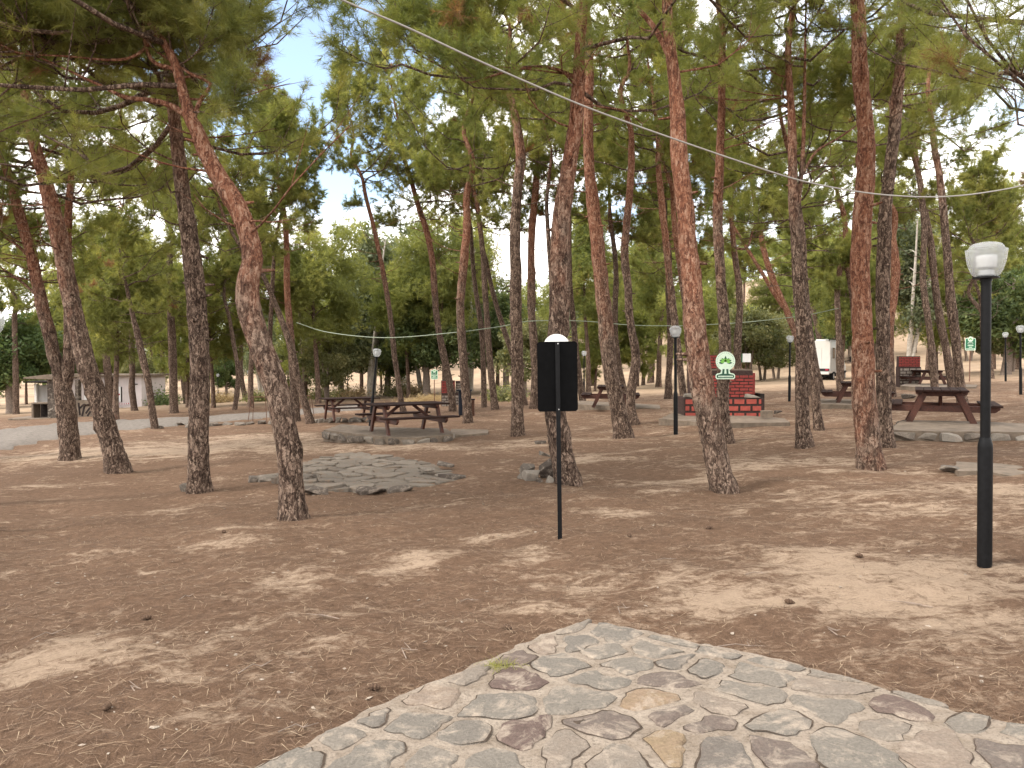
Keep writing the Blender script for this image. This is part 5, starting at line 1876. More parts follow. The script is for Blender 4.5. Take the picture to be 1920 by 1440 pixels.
tab = make_table()
TABS = [(762, 813, 19.6, -60, 'near dark picnic table standing askew on the stone edged pad', .17),
        (655, 786, 27.8, -62, 'rear dark picnic table behind the low stone wall', .05),
        (1762, 812, 16.6, -27, 'picnic table seen end-on behind the tall black lamp post', .12),
        (1606, 761, 25.2, -22, 'picnic table half hidden by the orange red pine', .03),
        (1145, 762, 29.0, -8, 'far picnic table seen between the leaning and the curved pine', .03),
        (1738, 724, 37.5, -10, 'farthest picnic table up the slope by the wavy pines', .03)]
for i, (px, py, Y, rz, lab, lift) in enumerate(TABS):
    o = tab if i == 0 else copy_tree(tab)
    p = at(px, py, Y)
    o.location = (p.x, Y, max(p.z, thf(p.x, Y) + lift * .3))
    o.rotation_euler = (0, 0, R(rz))
    o['label'] = lab


# ------------------------------------------------------------------ lamp posts
def make_lamp():
    root = empty('lamp_post', (0, 0, 0), '', 'lamp', 'black lamp posts of the picnic grove')
    mb = MB()
    mb.lathe([(.051, -.15), (.051, .92), (.049, .95), (.040, .985), (.037, 1.0)], 20)
    mb.build('lower_post', M['black'], root, smooth_=True)
    mb = MB()
    mb.lathe([(.0345, 1.0), (.0345, 2.22)], 18)
    mb.build('upper_post', M['black'], root, smooth_=True)
    mb = MB()
    mb.lathe([(.040, 2.205), (.040, 2.222), (.088, 2.226), (.088, 2.238), (.062, 2.240), (.060, 2.250)], 24)
    mb.build('lamp_holder', M['black'], root, smooth_=True)
    mb = MB()
    mb.lathe([(.052, 2.250), (.052, 2.285), (.045, 2.29)], 18)
    mb.build('lamp_socket', M['rv_grey'], root, smooth_=True)
    mb = MB()
    mb.lathe([(.050, 2.30), (.064, 2.31), (.068, 2.345), (.070, 2.385), (.066, 2.40), (.03, 2.405)], 20)
    mb.build('bulb', M['bulb'], root, smooth_=True)
    mb = MB()
    mb.lathe([(.072, 2.239), (.092, 2.255), (.110, 2.29), (.125, 2.34), (.133, 2.385), (.137, 2.425), (.139, 2.432), (.139, 2.446), (.128, 2.450)], 32, capb=False, capt=False)
    mb.build('globe', M['globe'], root, smooth_=True)
    mb = MB()
    mb.lathe([(.127, 2.4505), (.118, 2.456), (.114, 2.470), (.108, 2.474), (.104, 2.484), (.085, 2.494), (.05, 2.502), (.015, 2.505)], 32, capb=False)
    mb.build('globe_lid', M['globe'], root, smooth_=True)
    return root


lamp = make_lamp()
LAMPS = [(1846, 1060, None, 0, .85, 'tall black lamp post standing alone on the sandy ground'),
         (1267, 815, None, 0, .6, 'black lamp post beside the red brick barbecue'),
         (1480, 753, 30, 0, 0, 'far lamp post before the white motorhome'),
         (694, 803, 25.3, 0, -5.6, 'tilted lamp post behind the near dark picnic table'),
         (1095, 737, 43.5, 0, 0, 'small far lamp post seen beside the black sign board'),
         (1886, 698, 40, 0, 1.6, 'clear globed lamp of the pair at the wood edge'),
         (1914, 737, 28.4, 0, 1.6, 'white globed lamp of the pair at the wood edge'),
         (467, 757, 59, 0, 0, 'far lamp post with white globe at the road bend'),
         (409, 755, 68, 0, 0, 'farthest lamp post in front of the cypress'),
         (652, 735, 62, 0, 0, 'far lamp post under the round dark tree'),
         (-22, 880, 8.9, 0, -1.7, 'lamp post cut by the picture edge near the road')]
for i, (px, py, Y, rz, tilt, lab) in enumerate(LAMPS):
    o = lamp if i == 0 else copy_tree(lamp)
    if Y is None:
        p = ground(px, py)
    else:
        p = at(px, py, Y)
        p.z = thf(p.x, Y) if Y < 45 else min(p.z, thf(p.x, Y) + .3)
    o.location = p
    o.rotation_euler = (0, R(-tilt), random.random() * 0)
    o['label'] = lab
    if i == 0:
        o.scale = (1, 1, .964)
    elif o.scale[2] != 1:
        o.scale = (1, 1, 1)
    if i == 3:
        o.rotation_euler = (0, R(5.6), 0)


# ------------------------------------------------------------------ signs
def disc(mb, c, r, y0, y1, segs=28, a0=0, a1=360):
    n = segs
    poly = [(c[0] + r * math.cos(R(a0 + (a1 - a0) * i / n)), c[1] + r * math.sin(R(a0 + (a1 - a0) * i / n))) for i in range(n if a1 - a0 >= 360 else n + 1)]
    mb.prism(poly, y0, y1, xf=lambda p: Vector((p.x, -p.z, p.y)))


def panel(mb, x0, x1, z0, z1, y0, y1, ch):
    poly = [(x0 + ch, z0), (x1 - ch, z0), (x1, z0 + ch), (x1, z1 - ch), (x1 - ch, z1), (x0 + ch, z1), (x0, z1 - ch), (x0, z0 + ch)]
    mb.prism(poly, y0, y1, xf=lambda p: Vector((p.x, -p.z, p.y)))


# the big board seen from behind
g = ground(1050, 1010)
root = empty('sign_board', g, 'black sign board seen from behind on a thin black post', 'sign', None, 0, 0, 0)
root.rotation_euler = (0, R(-.9), R(3))
px2m = g.y / F_PX
Hs = (1010 - 638) * px2m
mb = MB()
mb.bar((0, 0, -.1), (0, 0, Hs - .004), .040, .014, up=(0, 1, 0))
mb.build('post', M['black'], root, .002)
mb = MB()
panel(mb, -.187, .185, Hs - .645, Hs, -.014, -.018, .018)
mb.build('panel', M['matte_black'], root)
mb = MB()
for z in (Hs - .02, Hs - .625):
    mb.tube([(0.004, -.012, z), (0.004, -.0185, z)], .006, 8)
mb.build('bolt', M['aluminium'], root)
mb = MB()
disc(mb, (-.005, Hs - .055), .125, -.020, -.024, 30)
mb.build('emblem_plate', M['white'], root)


def emblem(parent, s, front=-1, y=-.004, lettering=True):
    """round tree emblem on a stem with a name bar; s = width of the disc"""
    mb = MB()
    disc(mb, (0, .62 * s), .5 * s, 0, .003, 36)
    poly = [(-.44 * s, -.30 * s), (.44 * s, -.30 * s), (.5 * s, -.22 * s), (.5 * s, -.10 * s), (.44 * s, -.02 * s), (.25 * s, 0.03 * s), (.2 * s, .2 * s), (-.2 * s, .2 * s), (-.25 * s, 0.03 * s), (-.44 * s, -.02 * s), (-.5 * s, -.10 * s), (-.5 * s, -.22 * s)]
    mb.prism(poly, .0004, .0034, xf=lambda p: Vector((p.x, -p.z, p.y)))
    mb.build('emblem_plate', M['pale_green'], parent)
    mb = MB()
    poly = [(-.40 * s, -.25 * s), (.40 * s, -.25 * s), (.45 * s, -.20 * s), (.45 * s, -.12 * s), (.40 * s, -.07 * s), (.17 * s, -.02 * s), (.15 * s, .22 * s), (-.15 * s, .22 * s), (-.17 * s, -.02 * s), (-.40 * s, -.07 * s), (-.45 * s, -.12 * s), (-.45 * s, -.20 * s)]
    mb.prism(poly, .0036, .0046, xf=lambda p: Vector((p.x, -p.z, p.y)))
    # dotted rim
    for k in range(22):
        a = R(-40 + k * 260 / 21)
        disc(mb, (.43 * s * math.cos(a), .62 * s + .43 * s * math.sin(a)), .018 * s, .003, .0042, 6)
    # leaves of the tree
    for k, (a, l, w) in enumerate([(8, .36, .05), (32, .36, .055), (58, .34, .05), (90, .40, .055), (122, .34, .05), (148, .36, .055), (172, .36, .05)]):
        c, si = math.cos(R(a)), math.sin(R(a))
        b0 = Vector((0, .50 * s))
        pts_ = []
        for t, ww in ((.25, 0), (.55, 1), (.8, .8), (1, 0), (.8, -.8), (.55, -1)):
            pts_.append((b0.x + c * l * t * s - si * ww * w * s, b0.y + si * l * t * s + c * ww * w * s))
        mb.prism(pts_, .003, .0044, xf=lambda p: Vector((p.x, -p.z, p.y)))
    mb.build('emblem_base', M['deep_green'], parent)
    mb = MB()
    for k, (a, l, w) in enumerate([(20, .31, .06), (45, .36, .06), (75, .30, .06), (105, .30, .06), (135, .36, .06), (160, .31, .06), (90, .22, .07)]):
        c, si = math.cos(R(a)), math.sin(R(a))
        b0 = Vector((0, .52 * s))
        pts_ = []
        for t, ww in ((.2, 0), (.55, 1), (1, 0), (.55, -1)):
            pts_.append((b0.x + c * l * t * s - si * ww * w * s, b0.y + si * l * t * s + c * ww * w * s))
        mb.prism(pts_, .0031, .0048, xf=lambda p: Vector((p.x, -p.z, p.y)))
    mb.build('emblem_leaves', M['lime'], parent)
    mb = MB()
    mb.prism([(-.06 * s, -.02 * s), (.06 * s, -.02 * s), (.035 * s, .25 * s), (.05 * s, .5 * s), (-.05 * s, .5 * s), (-.035 * s, .25 * s)], .0048, .0056, xf=lambda p: Vector((p.x, -p.z, p.y)))
    if lettering:
        x = -.37 * s
        rr = random.Random(3)
        while x < .36 * s:
            w = rr.uniform(.035, .06) * s
            mb.prism([(x, -.20 * s), (x + w, -.20 * s), (x + w, -.12 * s), (x, -.12 * s)], .0048, .0056, xf=lambda p: Vector((p.x, -p.z, p.y)))
            x += w + .018 * s
    mb.build('emblem_lettering', M['pale_green'], parent)


# emblem plate nailed to the straight pine
p = at(1360, 701, 0)if False else None
gY = ground(1362, 832).y
p = at(1360, 700, gY - .20)
root = empty('emblem_sign', p, 'white and green tree emblem plate nailed to the straight pine trunk', 'sign')
emblem(root, 36 * gY / F_PX)


def green_sign(px, py_base, py_bot, py_top, w_px, Y, label, lines):
    b = at(px, py_base, Y)
    b.z = min(b.z, thf(b.x, Y) + .05)
    root = empty('information_sign', b, label, 'sign', 'green information signs on thin posts')
    k = Y / F_PX
    z0, z1 = at(px, py_bot, Y).z - b.z, at(px, py_top, Y).z - b.z
    w = w_px * k / 2
    mb = MB()
    mb.bar((0, .012, -.1), (0, .012, z1 - .05), .045, .02, up=(0, 1, 0))
    mb.build('post', M['rust'], root)
    mb = MB()
    panel(mb, -w, w, z0, z1, 0, .004, .035)
    mb.build('panel_rim', M['pale_green'], root)
    mb = MB()
    panel(mb, -w + .03, w - .03, z0 + .03, z1 - .03, .0045, .007, .03)
    mb.build('panel_face', M['green'], root)
    mb = MB()
    rr = random.Random(int(px))
    for zz, ww, hh in lines:
        x = -ww * w
        while x < ww * w:
            l = min(rr.uniform(.03, .06), ww * w - x + .01)
            zc_ = z0 + zz * (z1 - z0)
            h2 = hh * (z1 - z0) / 2 * rr.choice((1, 1, .8))
            mb.prism([(x, zc_ - h2), (x + l, zc_ - h2), (x + l, zc_ + h2), (x, zc_ + h2)], .0075, .009, xf=lambda p: Vector((p.x, -p.z, p.y)))
            x += l + .014
    mb.build('lettering', M['pale_green'], root)
    e = bpy.data.objects.new('emblem', None)
    COL.objects.link(e)
    e.parent = root
    s = w * 1.0
    e.location = (0, -.008, z1 - s * .82)
    emblem(e, s, lettering=False)
    return root


green_sign(1818, 716, 657, 634, 20, 42, 'green sign with pale lettering on a thin post beyond the wavy pines', [(.40, .5, .09), (.26, .28, .07), (.12, .85, .08)])
green_sign(814.5, 730, 711.5, 694, 13, 46, 'small green sign on a thin post before the broad dark tree', [(.46, .75, .12), (.30, .5, .1), (.16, .7, .1)])

# small information boards behind the barbecue
b = at(1397, 706, 34)
b.z = thf(b.x, 34)
root = empty('notice_board', b, 'white and green notice boards on thin legs behind the barbecue', 'sign', None, R(-12))
zt = at(1397, 663, 34).z - b.z
zb_ = at(1397, 679, 34).z - b.z
mb = MB()
mb.box((.06, 0, (zt + zb_) / 2), (.34, .02, zt - zb_))
mb.build('board', M['white'], root)
mb = MB()
mb.box((-.19, .01, (zt + zb_) / 2 - .01), (.14, .02, zt - zb_))
mb.build('green_board', M['green'], root)
for x in (-.15, .02, .2):
    mb = MB()
    mb.bar((x, .025, -.1), (x, .025, zt), .025, .02)
    mb.build('leg', M['rust'], root)

# ------------------------------------------------------------------ brick barbecues
def bricks(mb, x0, x1, y, z0, z1, bw, bh, gap, depth, mi, seed, jit=.004, face='y'):
    """courses of bricks standing proud of a wall face"""
    rs = random.Random(seed)
    z, row = z0, 0
    while z + bh <= z1 + .002:
        x = x0 - (bw / 2 if row % 2 else 0)
        while x < x1 - .01:
            a, b2 = max(x0, x), min(x1, x + bw - gap)
            if b2 - a > .03:
                mb.cur = mi
                h = bh - gap
                yo = rs.uniform(0, jit)
                dz = rs.uniform(-.004, .004)
                if face == 'y':
                    mb.box(((a + b2) / 2, y - depth / 2 - yo, z + bh / 2 + dz), (b2 - a, depth, h), euler(0, rs.uniform(-.015, .015), 0))
                else:
                    mb.box((y + depth / 2 + yo, (a + b2) / 2, z + bh / 2 + dz), (depth, b2 - a, h))
            x += bw
        z += bh
        row += 1


gb = ground(1362, 789)
Yb = gb.y
k = Yb / F_PX
root = empty('brick_barbecue', (gb.x, gb.y, gb.z + .06), 'red painted brick barbecue with a stepped base and small chimney', 'barbecue')
xw0, xw1 = (1283 - 1362) * k, (1432 - 1362) * k
zl = (787 - 748) * k
zc1 = (787 - 735) * k
xu0, xu1 = (1302 - 1362) * k, (1412 - 1362) * k
zu = (787 - 697) * k
mb = MB()
mb.cur = 0
mb.box(((xw0 + xw1) / 2, .5, zl / 2 + .0), (xw1 - xw0, 1.0, zl))
mb.cur = 1
bricks(mb, xw0 + .02, xw1 - .07, 0, .0, zl, .335, (zl - .01) / 3, .05, .012, 1, 5, face='y')
mb.build('base', [M['mortar_dark'], M['red_block']], root, .006)
mb = MB()
for i, (a, b2) in enumerate([(xw0, xw0 + .32), (xw0 + .33, xu0 + .40), (xu1 - .25, xw1 - .03)]):
    mb.ct = random.uniform(.6, .95)
    rock_mesh(mb, ((a + b2) / 2, .16, zl + .055), (b2 - a, .4, .13), euler(0, 0, 0), 200 + i, 20)
mb.build('coping_stone', M['rock'], root)
mb = MB()
mb.cur = 0
mb.box(((xu0 + xu1) / 2, .49, (zl + zu) / 2), (xu1 - xu0, .86, zu - zl - .002))
bricks(mb, xu0, xu1, .06, zl + .01, zu - .05, .25, .088, .018, .012, 1, 9, .006)
bricks(mb, .2, .92, xu1, zl + .01, zu - .05, .25, .088, .018, .012, 1, 10, .006, face='x')
mb.cur = 2
mb.box(((xu0 + xu1) / 2 - .01, .53, zu + .017), (xu1 - xu0 + .04, .8, .032))
mb.build('fire_wall', [M['mortar_dark'], M['red_brick'], M['concrete']], root, .004)
mb = MB()
mb.cur = 0
xc = (1348 - 1362) * k - .02
mb.box((xc, .70, zu + .034 + .2), (.21, .21, .40))
bricks(mb, xc - .105, xc + .105, .595, zu + .05, zu + .43, .22, .075, .012, .012, 1, 12)
mb.build('chimney', [M['mortar_dark'], M['red_brick']], root, .004)
mb = MB()
mb.box((xw1 - .02, .42, zl / 2 + .06), (.10, .78, zl + .10))
mb.build('side_wall', M['near_black'], root, .01)  # side face in shadow: its shade is painted in as near-black colour
mb = MB()
mb.box((xu1 + .10, .55, (zl + zu) / 2 + .0), (.13, .35, (zu - zl) * .82))
mb.build('side_pier', M['red_brick'], root, .01)

# far barbecue on the slope
Yf = 38.5
p0 = at(1687, 712, Yf)
zf = thf(p0.x, Yf)
kf = Yf / F_PX
root = empty('brick_barbecue', (p0.x, Yf, zf), 'small barbecue with a red top over pale bricks on the slope', 'barbecue', None, R(-14))
zlow = at(1687, 688, Yf).z - zf
ztop = at(1687, 668, Yf).z - zf
mb = MB()
mb.box((.47, .45, zlow / 2), (.94, .9, zlow))
bricks(mb, .01, .93, 0, .02, zlow, .29, .155, .035, .012, 1, 21)
bricks(mb, .02, .88, .94, .02, zlow, .29, .155, .035, .012, 1, 22, face='x')
mb.build('base', [M['mortar_dark'], M['grey_brick']], root, .005)
mb = MB()
mb.box((.46, .42, (zlow + ztop) / 2 + .001), (.96, .5, ztop - zlow))
bricks(mb, -.02, .94, .17, zlow + .01, ztop, .25, .08, .014, .01, 1, 23)
mb.build('fire_wall', [M['mortar_dark'], M['red_brick']], root, .004)
# barbecue by the litter bin
Yl = 39.0
p0 = at(828, 758, Yl)
zf = thf(p0.x, Yl)
root = empty('brick_barbecue', (p0.x, Yl, zf), 'small barbecue with a red top behind the litter bin', 'barbecue', None, R(6))
zlow = at(828, 738, Yl).z - zf
ztop = at(828, 714, Yl).z - zf
mb = MB()
mb.box((.45, .45, zlow / 2), (.9, .9, zlow))
bricks(mb, .01, .89, 0, .02, zlow, .26, .14, .03, .012, 1, 31)
mb.build('base', [M['mortar_dark'], M['grey_brick']], root, .005)
mb = MB()
mb.box((.33, .40, (zlow + ztop) / 2 + .001), (.68, .5, ztop - zlow))
bricks(mb, 0, .66, .15, zlow + .01, ztop, .24, .075, .014, .01, 1, 33)
mb.build('fire_wall', [M['mortar_dark'], M['red_brick']], root, .004)
mb = MB()
mb.box((.93, .5, (zlow + ztop) / 2), (.42, .5, ztop - zlow - .05))
bricks(mb, .73, 1.13, .25, zlow + .03, ztop - .05, .2, .12, .02, .01, 1, 34)
mb.build('side_wall', [M['mortar_dark'], M['grey_brick']], root, .004)

# litter bin
p0 = at(871, 763, 29)
root = empty('litter_bin', (p0.x, 29, thf(p0.x, 29)), 'dark blue black litter bin behind the straight reddish pine', 'bin')
zt = at(871, 731, 29).z - root.location.z
mb = MB()
mb.prism([(-.19, -.2), (.19, -.2), (.24, .2), (-.24, .2)], .04, zt - .05)
mb.build('body', M['bin'], root, .02)
mb = MB()
mb.box((0, 0, zt - .02), (.54, .5, .055))
mb.build('lid', M['bin'], root, .015)
for sx in (-1, 1):
    mb = MB()
    mb.tube([(sx * .19 - .02, .2, .075), (sx * .19 + .02, .2, .075)], .075, 12)
    mb.build('wheel', M['rubber'], root)
p0 = at(887, 762, 29.4)
root = empty('post', (p0.x, 29.4, thf(p0.x, 29.4)), 'rusty brown sheet panel standing beside the litter bin', 'panel')
root.name = 'metal_panel'
mb = MB()
mb.box((0, 0, .32), (.10, .35, .62))
mb.build('sheet', M['rust'], root, .01)
mb = MB()
mb.box((0, 0, .645), (.14, .38, .03))
mb.build('top_edge', M['near_black'], root)

# thin rusty frames behind the S-curved pine
for (xa, xb, y0_, y1_, lab) in [(469, 505, 792, 744, 'thin rusty steel frame standing by the road left of the S-curved pine'), (558, 586, 782, 742, 'thin rusty steel frame beside the slim red pine')]:
    Y = ground((xa + xb) / 2, y0_).y
    c = at((xa + xb) / 2, y0_, Y)
    c.z = thf(c.x, Y)
    root = empty('steel_frame', c, lab, 'steel frame', 'thin rusty frames by the road')
    k = Y / F_PX
    w = (xb - xa) * k / 2
    h = (y0_ - y1_) * k
    for sx in (-1, 1):
        for sy in (-1, 1):
            mb = MB()
            mb.tube([(sx * w, sy * .3, -.05), (sx * w * .72, sy * .12, h)], .013, 6)
            mb.build('leg', M['rust'], root)
    mb = MB()
    mb.tube([(-w * .72, -.12, h), (w * .72, -.12, h), (w * .72, .12, h), (-w * .72, .12, h), (-w * .72, -.12, h)], .013, 6)
    mb.build('top_rail', M['rust'], root)
    mb = MB()
    mb.tube([(-w * .85, -.2, h * .5), (w * .85, -.2, h * .5)], .011, 6)
    mb.build('cross_bar', M['rust'], root)

# ------------------------------------------------------------------ toilet hut and stone shelter
Yh = 64.0
pa = at(60, 765, Yh)
pb_ = at(266, 765, Yh)
zh = thf(pb_.x, Yh) - .1
Lh = pb_.x - pa.x
root = empty('toilet_hut', (pa.x, Yh, zh), 'low pale toilet hut with white doors and a flat roof', 'building')
k = Yh / F_PX
zr = at(200, 706, Yh).z - zh
xm = (176 - 60) * k
mb = MB()
x2 = (112 - 60) * k
mb.box(((x2 + Lh) / 2, 2.2, zr / 2), (Lh - x2, 4.4, zr))
mb.build('wall', M['render_wall'], root)
mb = MB()
mb.box((x2 / 2 + .1, 2.6, (zr - .75) / 2), (x2 - .05, 4.0, zr - .75))
mb.build('annex_wall', M['grey_wall'], root)
mb = MB()
mb.box((.05, .5, (zr - .6) / 2), (.18, .18, zr - .6))
mb.build('corner_post', M['white'], root)
mb = MB()
mb.box((x2 / 2 - .1, 2.3, zr - .45), (x2 + .9, 5.0, .12))
mb.build('annex_roof', M['near_black'], root)
mb = MB()
mb.box(((x2 + Lh) / 2, 2.1, zr + .07), (Lh - x2 + .5, 5.2, .15))
mb.build('roof', M['concrete'], root, .01)
for i, (xa, xb) in enumerate([(159, 170), (212, 228)]):
    xa_, xb_ = (xa - 60) * k, (xb - 60) * k
    mb = MB()
    mb.box(((xa_ + xb_) / 2, -.02, at(0, 739, Yh).z - zh), (xb_ - xa_, .06, (753 - 725) * k))
    d = mb.build('door', M['white'], root, .01)
    zc_ = at(0, 739.5, Yh).z - zh
    mb = MB()
    mb.box(((xa_ + xb_) / 2 + .1, -.06, zc_), (.34, .02, .12))
    s_ = mb.build('door_sign', M['red_sign'], d)
    mb = MB()
    xx = (xa_ + xb_) / 2 + .1
    mb.tube([(xx, -.055, zc_ + .50), (xx, -.065, zc_ + .50)], .05, 10)
    mb.bar((xx, -.06, zc_ + .14), (xx, -.06, zc_ + .43), .12, .012, up=(0, 1, 0))
    mb.build('door_pictogram', M['rv_grey'], d)
    mb = MB()
    mb.box((xb_ + .04, -.03, zc_), (.07, .08, (753 - 725) * k + .04))
    mb.build('door_jamb', M['near_black'], root)
for xa in (163, 212, 256):
    mb = MB()
    mb.box(((xa - 60) * k, -.03, zr - (.42 if xa < 250 else .62)), (.34 if xa < 250 else .3, .08, .34 if xa < 250 else .08))
    mb.build('window', M['glass_dark'], root)
mb = MB()
xa_, xb_ = (214 - 60) * k, (246 - 60) * k
for j in range(16):
    mb.cur = j % 2
    a = xa_ + (xb_ - xa_) * j / 16
    mb.box((a + .05, -.35, .34 + .02 * math.sin(j * .5)), ((xb_ - xa_) / 16, .01, .09), euler(0, .25, 0))
o = mb.build('barrier_tape', [M['white'], M['red_sign']])
o.location = root.location
tag(o, 'red and white barrier tape strung before the hut wall', 'tape')

Ysh = 46.0
k = Ysh / F_PX
p0 = at(62, 786, Ysh)
zs = thf(p0.x, Ysh) - .05
root = empty('stone_shelter', (p0.x, Ysh, zs), 'stone washing shelter with a concrete canopy and counters', 'shelter')


def X(px):
    return (px - 62) * k


def Zp(py):
    return at(62, py, Ysh).z - zs


mb = MB()
mb.cur = 0
mb.box((X(95), .5, .03), (X(180) - X(40), 2.0, .12))
mb.build('plinth', M['concrete'], root, .02)


def stone_pier(a, b, z0, z1, y, d, seed, name):
    mb = MB()
    mb.cur = 0
    mb.ct = .2
    mb.box(((a + b) / 2, y, (z0 + z1) / 2), (b - a - .06, d - .06, z1 - z0))
    z = z0
    rs = random.Random(seed)
    i = 0
    while z < z1 - .05:
        h = min(rs.uniform(.2, .34), z1 - z)
        x = a
        while x < b - .03:
            w = min(rs.uniform(.22, .42), b - x)
            mb.ct = rs.uniform(.5, 1.0)
            rock_mesh(mb, (x + w / 2, y, z + h / 2), (w * .96, d, h * .95), euler(0, 0, 0), seed * 40 + i, 18)
            x += w
            i += 1
        z += h
    return mb.build(name, M['rock'], root)


stone_pier(X(92), X(119), 0, Zp(712), .1, .6, 4, 'pillar')
stone_pier(X(142), X(150), 0, Zp(712), .1, .4, 5, 'pillar')
mb = MB()
mb.prism([(X(57), Zp(707)), (X(100), Zp(702)), (X(118), Zp(702)), (X(118), Zp(711)), (X(92), Zp(711)), (X(57), Zp(709.5))], -.6, 1.6, xf=lambda p: Vector((p.x, p.z, p.y)))
mb.build('canopy', M['concrete'], root, .01)
mb = MB()
mb.box((X(152), .1, Zp(704)), (X(166) - X(140), .4, .22))
mb.build('lintel', M['concrete'], root, .02)
mb = MB()
mb.box((X(78), .25, Zp(756)), (X(93) - X(61), .8, .09))
mb.build('counter', M['concrete'], root, .01)
mb = MB()
mb.box((X(63), .25, Zp(772)), (.12, .7, Zp(758) - .0))
mb.build('counter_leg', M['concrete'], root, .01)
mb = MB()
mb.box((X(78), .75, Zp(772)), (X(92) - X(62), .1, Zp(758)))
mb.build('counter_back', M['near_black'], root)
mb = MB()
mb.cur = 0
mb.box((X(160), .15, Zp(768)), (X(176) - X(145), .5, Zp(751)))
mb.cur = 1
for (xa, za, xb2, zb2) in [(150, 755, 152, 778), (152, 765, 160, 758), (156, 780, 162, 757), (163, 775, 171, 764), (164, 760, 172, 757), (166, 780, 172, 771)]:
    mb.bar((X(xa), -.106, Zp(za)), (X(xb2), -.106, Zp(zb2)), .10, .01, up=(0, 1, 0))
mb.build('painted_counter', [M['concrete'], M['near_black']], root)

# ------------------------------------------------------------------ motorhome
Yr = 55.0
pr = at(1524, 712, Yr)
zr = thf(pr.x, Yr)
kr = Yr / F_PX
root = empty('motorhome', (pr.x, Yr, zr), 'white motorhome parked behind the pines, its rear facing the grove', 'motorhome', None, R(-33))
Wd, Ln = 2.28, 6.4
zt = at(1524, 638, Yr).z - zr
mb = MB()
w = Wd / 2
prof = [(-w + .03, .55), (w - .03, .55), (w, .62), (w, zt - .22), (w - .14, zt - .04), (-w + .14, zt - .04), (-w, zt - .22), (-w, .62)]
mb.prism(prof, 0, 4.9, xf=lambda p: Vector((p.x, p.z, p.y)))
mb.build('body', M['rv_white'], root, .03, True, 2)
mb = MB()
pr_ = [(4.9, .45), (6.3, .45), (6.4, .95), (5.9, 1.25), (5.3, 1.95), (4.9, 2.25)]
mb.prism([(a, b) for a, b in pr_], -w + .12, w - .12, xf=lambda p: Vector((p.z, p.x, p.y)))
mb.build('cab', M['rv_white'], root, .03)
mb = MB()
mb.prism([(4.9, 2.0), (5.6, 2.2), (5.4, zt - .1), (4.9, zt - .06)], -w + .1, w - .1, xf=lambda p: Vector((p.z, p.x, p.y)))
mb.build('overcab', M['rv_white'], root, .04)
mb = MB()
mb.box((w + .012, 2.45, 1.5), (.02, 4.6, 1.55))
mb.build('side_panel', M['rv_grey'], root, .01)
for y, l, h, z in ((1.0, .75, .75, 1.95), (3.3, .9, .55, 1.9)):
    mb = MB()
    mb.box((w + .028, y, z), (.02, l, h))
    mb.build('window', M['glass_dark'], root, .02)
mb = MB()
mb.box((0, -.012, 1.55), (1.15, .02, 1.5))
pnl = mb.build('rear_panel', M['rv_white'], root, .03)
mb = MB()
mb.box((0, -.026, 1.72), (.26, .01, .26), euler(0, .8, 0))
mb.build('rear_badge', M['pale_green'], pnl)
for z in (2.35, 1.38, .95):
    mb = MB()
    mb.box((-.1, -.026, z), (.55, .012, .025))
    mb.build('rear_trim', M['rv_grey'], root)
mb = MB()
mb.box((0, -.05, .80), (Wd - .1, .1, .17))
mb.build('light_bar', M['glass_dark'], root, .02)
for sx in (-1, 1):
    mb = MB()
    mb.box((sx * (w - .2), -.106, .80), (.22, .02, .10))
    mb.build('tail_light', M['red_sign'], root, .01)
mb = MB()
mb.box((0, -.06, .56), (Wd - .1, .14, .2))
mb.build('bumper', M['rv_white'], root, .04)
mb = MB()
mb.box((0, 2.6, .40), (1.5, 5.0, .28))
mb.build('chassis', M['rubber'], root)
for y in (1.25, 5.45):
    for sx in (-1, 1):
        mb = MB()
        mb.tube([(sx * (w - .24), y, .33), (sx * (w - .01), y, .33)], .33, 20)
        wh = mb.build('wheel', M['rubber'], root, .02, True)
        mb = MB()
        mb.tube([(sx * (w - .05), y, .33), (sx * (w + .003), y, .33)], .19, 16)
        mb.build('rim', M['aluminium'], wh)
        mb = MB()
        mb.box((sx * (w - .03), y, .60), (.10, .85, .14))
        mb.build('wheel_arch', M['rubber'], root, .03)
mb = MB()
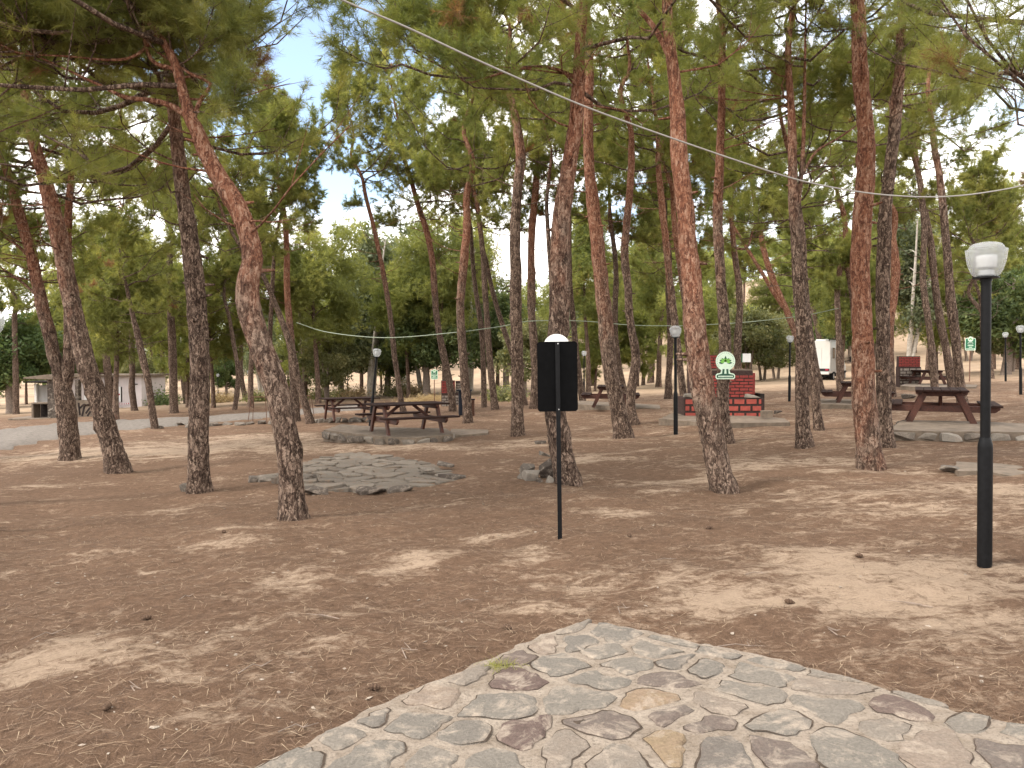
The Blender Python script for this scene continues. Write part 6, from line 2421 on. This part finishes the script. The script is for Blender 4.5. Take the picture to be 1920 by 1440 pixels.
mb.box((0.3, 1.5, zt + .02), (.7, .9, .13))
mb.build('roof_box', M['white'], root, .03)
mb = MB()
for sx in (-1, 1):
    mb.tube([(sx * (w - .08), .2, zt), (sx * (w - .08), 4.6, zt)], .025, 6)
mb.build('roof_rail', M['aluminium'], root)
for sx in (-1, 1):
    mb = MB()
    mb.tube([(sx * (w - .1), 5.5, 1.35), (sx * (w + .32), 5.45, 1.42)], .025, 6)
    mb.tube([(sx * (w - .1), 5.5, 1.60), (sx * (w + .32), 5.45, 1.62)], .02, 6)
    mb.box((sx * (w + .34), 5.45, 1.52), (.10, .16, .40))
    mb.build('wing_mirror', M['rubber'], root, .02)


# ------------------------------------------------------------------ cables
def cable(pts, label, mat, d, name):
    w = np.array([list(at(px, py, Y)) for px, py, Y in pts])
    w = catmull(w, 10)
    mb = MB()
    mb.tube([tuple(p) for p in w], d / 2, 8)
    o = mb.build(name, M[mat], smooth_=True)
    return tag(o, label, 'cable')


cable([(420, -130, 3.9), (520, -65, 4.05), (640, -1, 4.2), (760, 50, 4.4), (880, 106, 4.6), (1000, 159, 4.85), (1100, 201, 5.05), (1200, 238, 5.3), (1300, 273, 5.55), (1400, 307, 5.8), (1500, 338, 6.05), (1600, 358, 6.3),
       (1680, 367, 6.5), (1760, 369, 6.7), (1840, 362, 6.9), (1930, 344, 7.1), (2040, 305, 7.4), (2110, 268, 9.5)], 'pale cable sagging across the whole view in front of the pines', 'cable', .0118, 'cable')
cable([(556, 605, 27.5), (610, 622, 27.5), (690, 632, 26.5), (760, 632, 26), (868, 622, 25.2)], 'thin greenish line strung behind the tilted lamp post', 'cable_far', .028, 'thin_line')
cable([(868, 622, 25.2), (940, 612, 25.5), (997, 602, 25.8), (1092, 602, 30), (1190, 610, 30.5), (1290, 611, 31)], 'thin greenish line running on behind the black sign board', 'cable_far', .028, 'thin_line')
cable([(1290, 611, 31), (1400, 604, 30), (1505, 592, 29), (1572, 578, 28)], 'thin greenish line above the barbecue and the far lamp', 'cable_far', .028, 'thin_line')
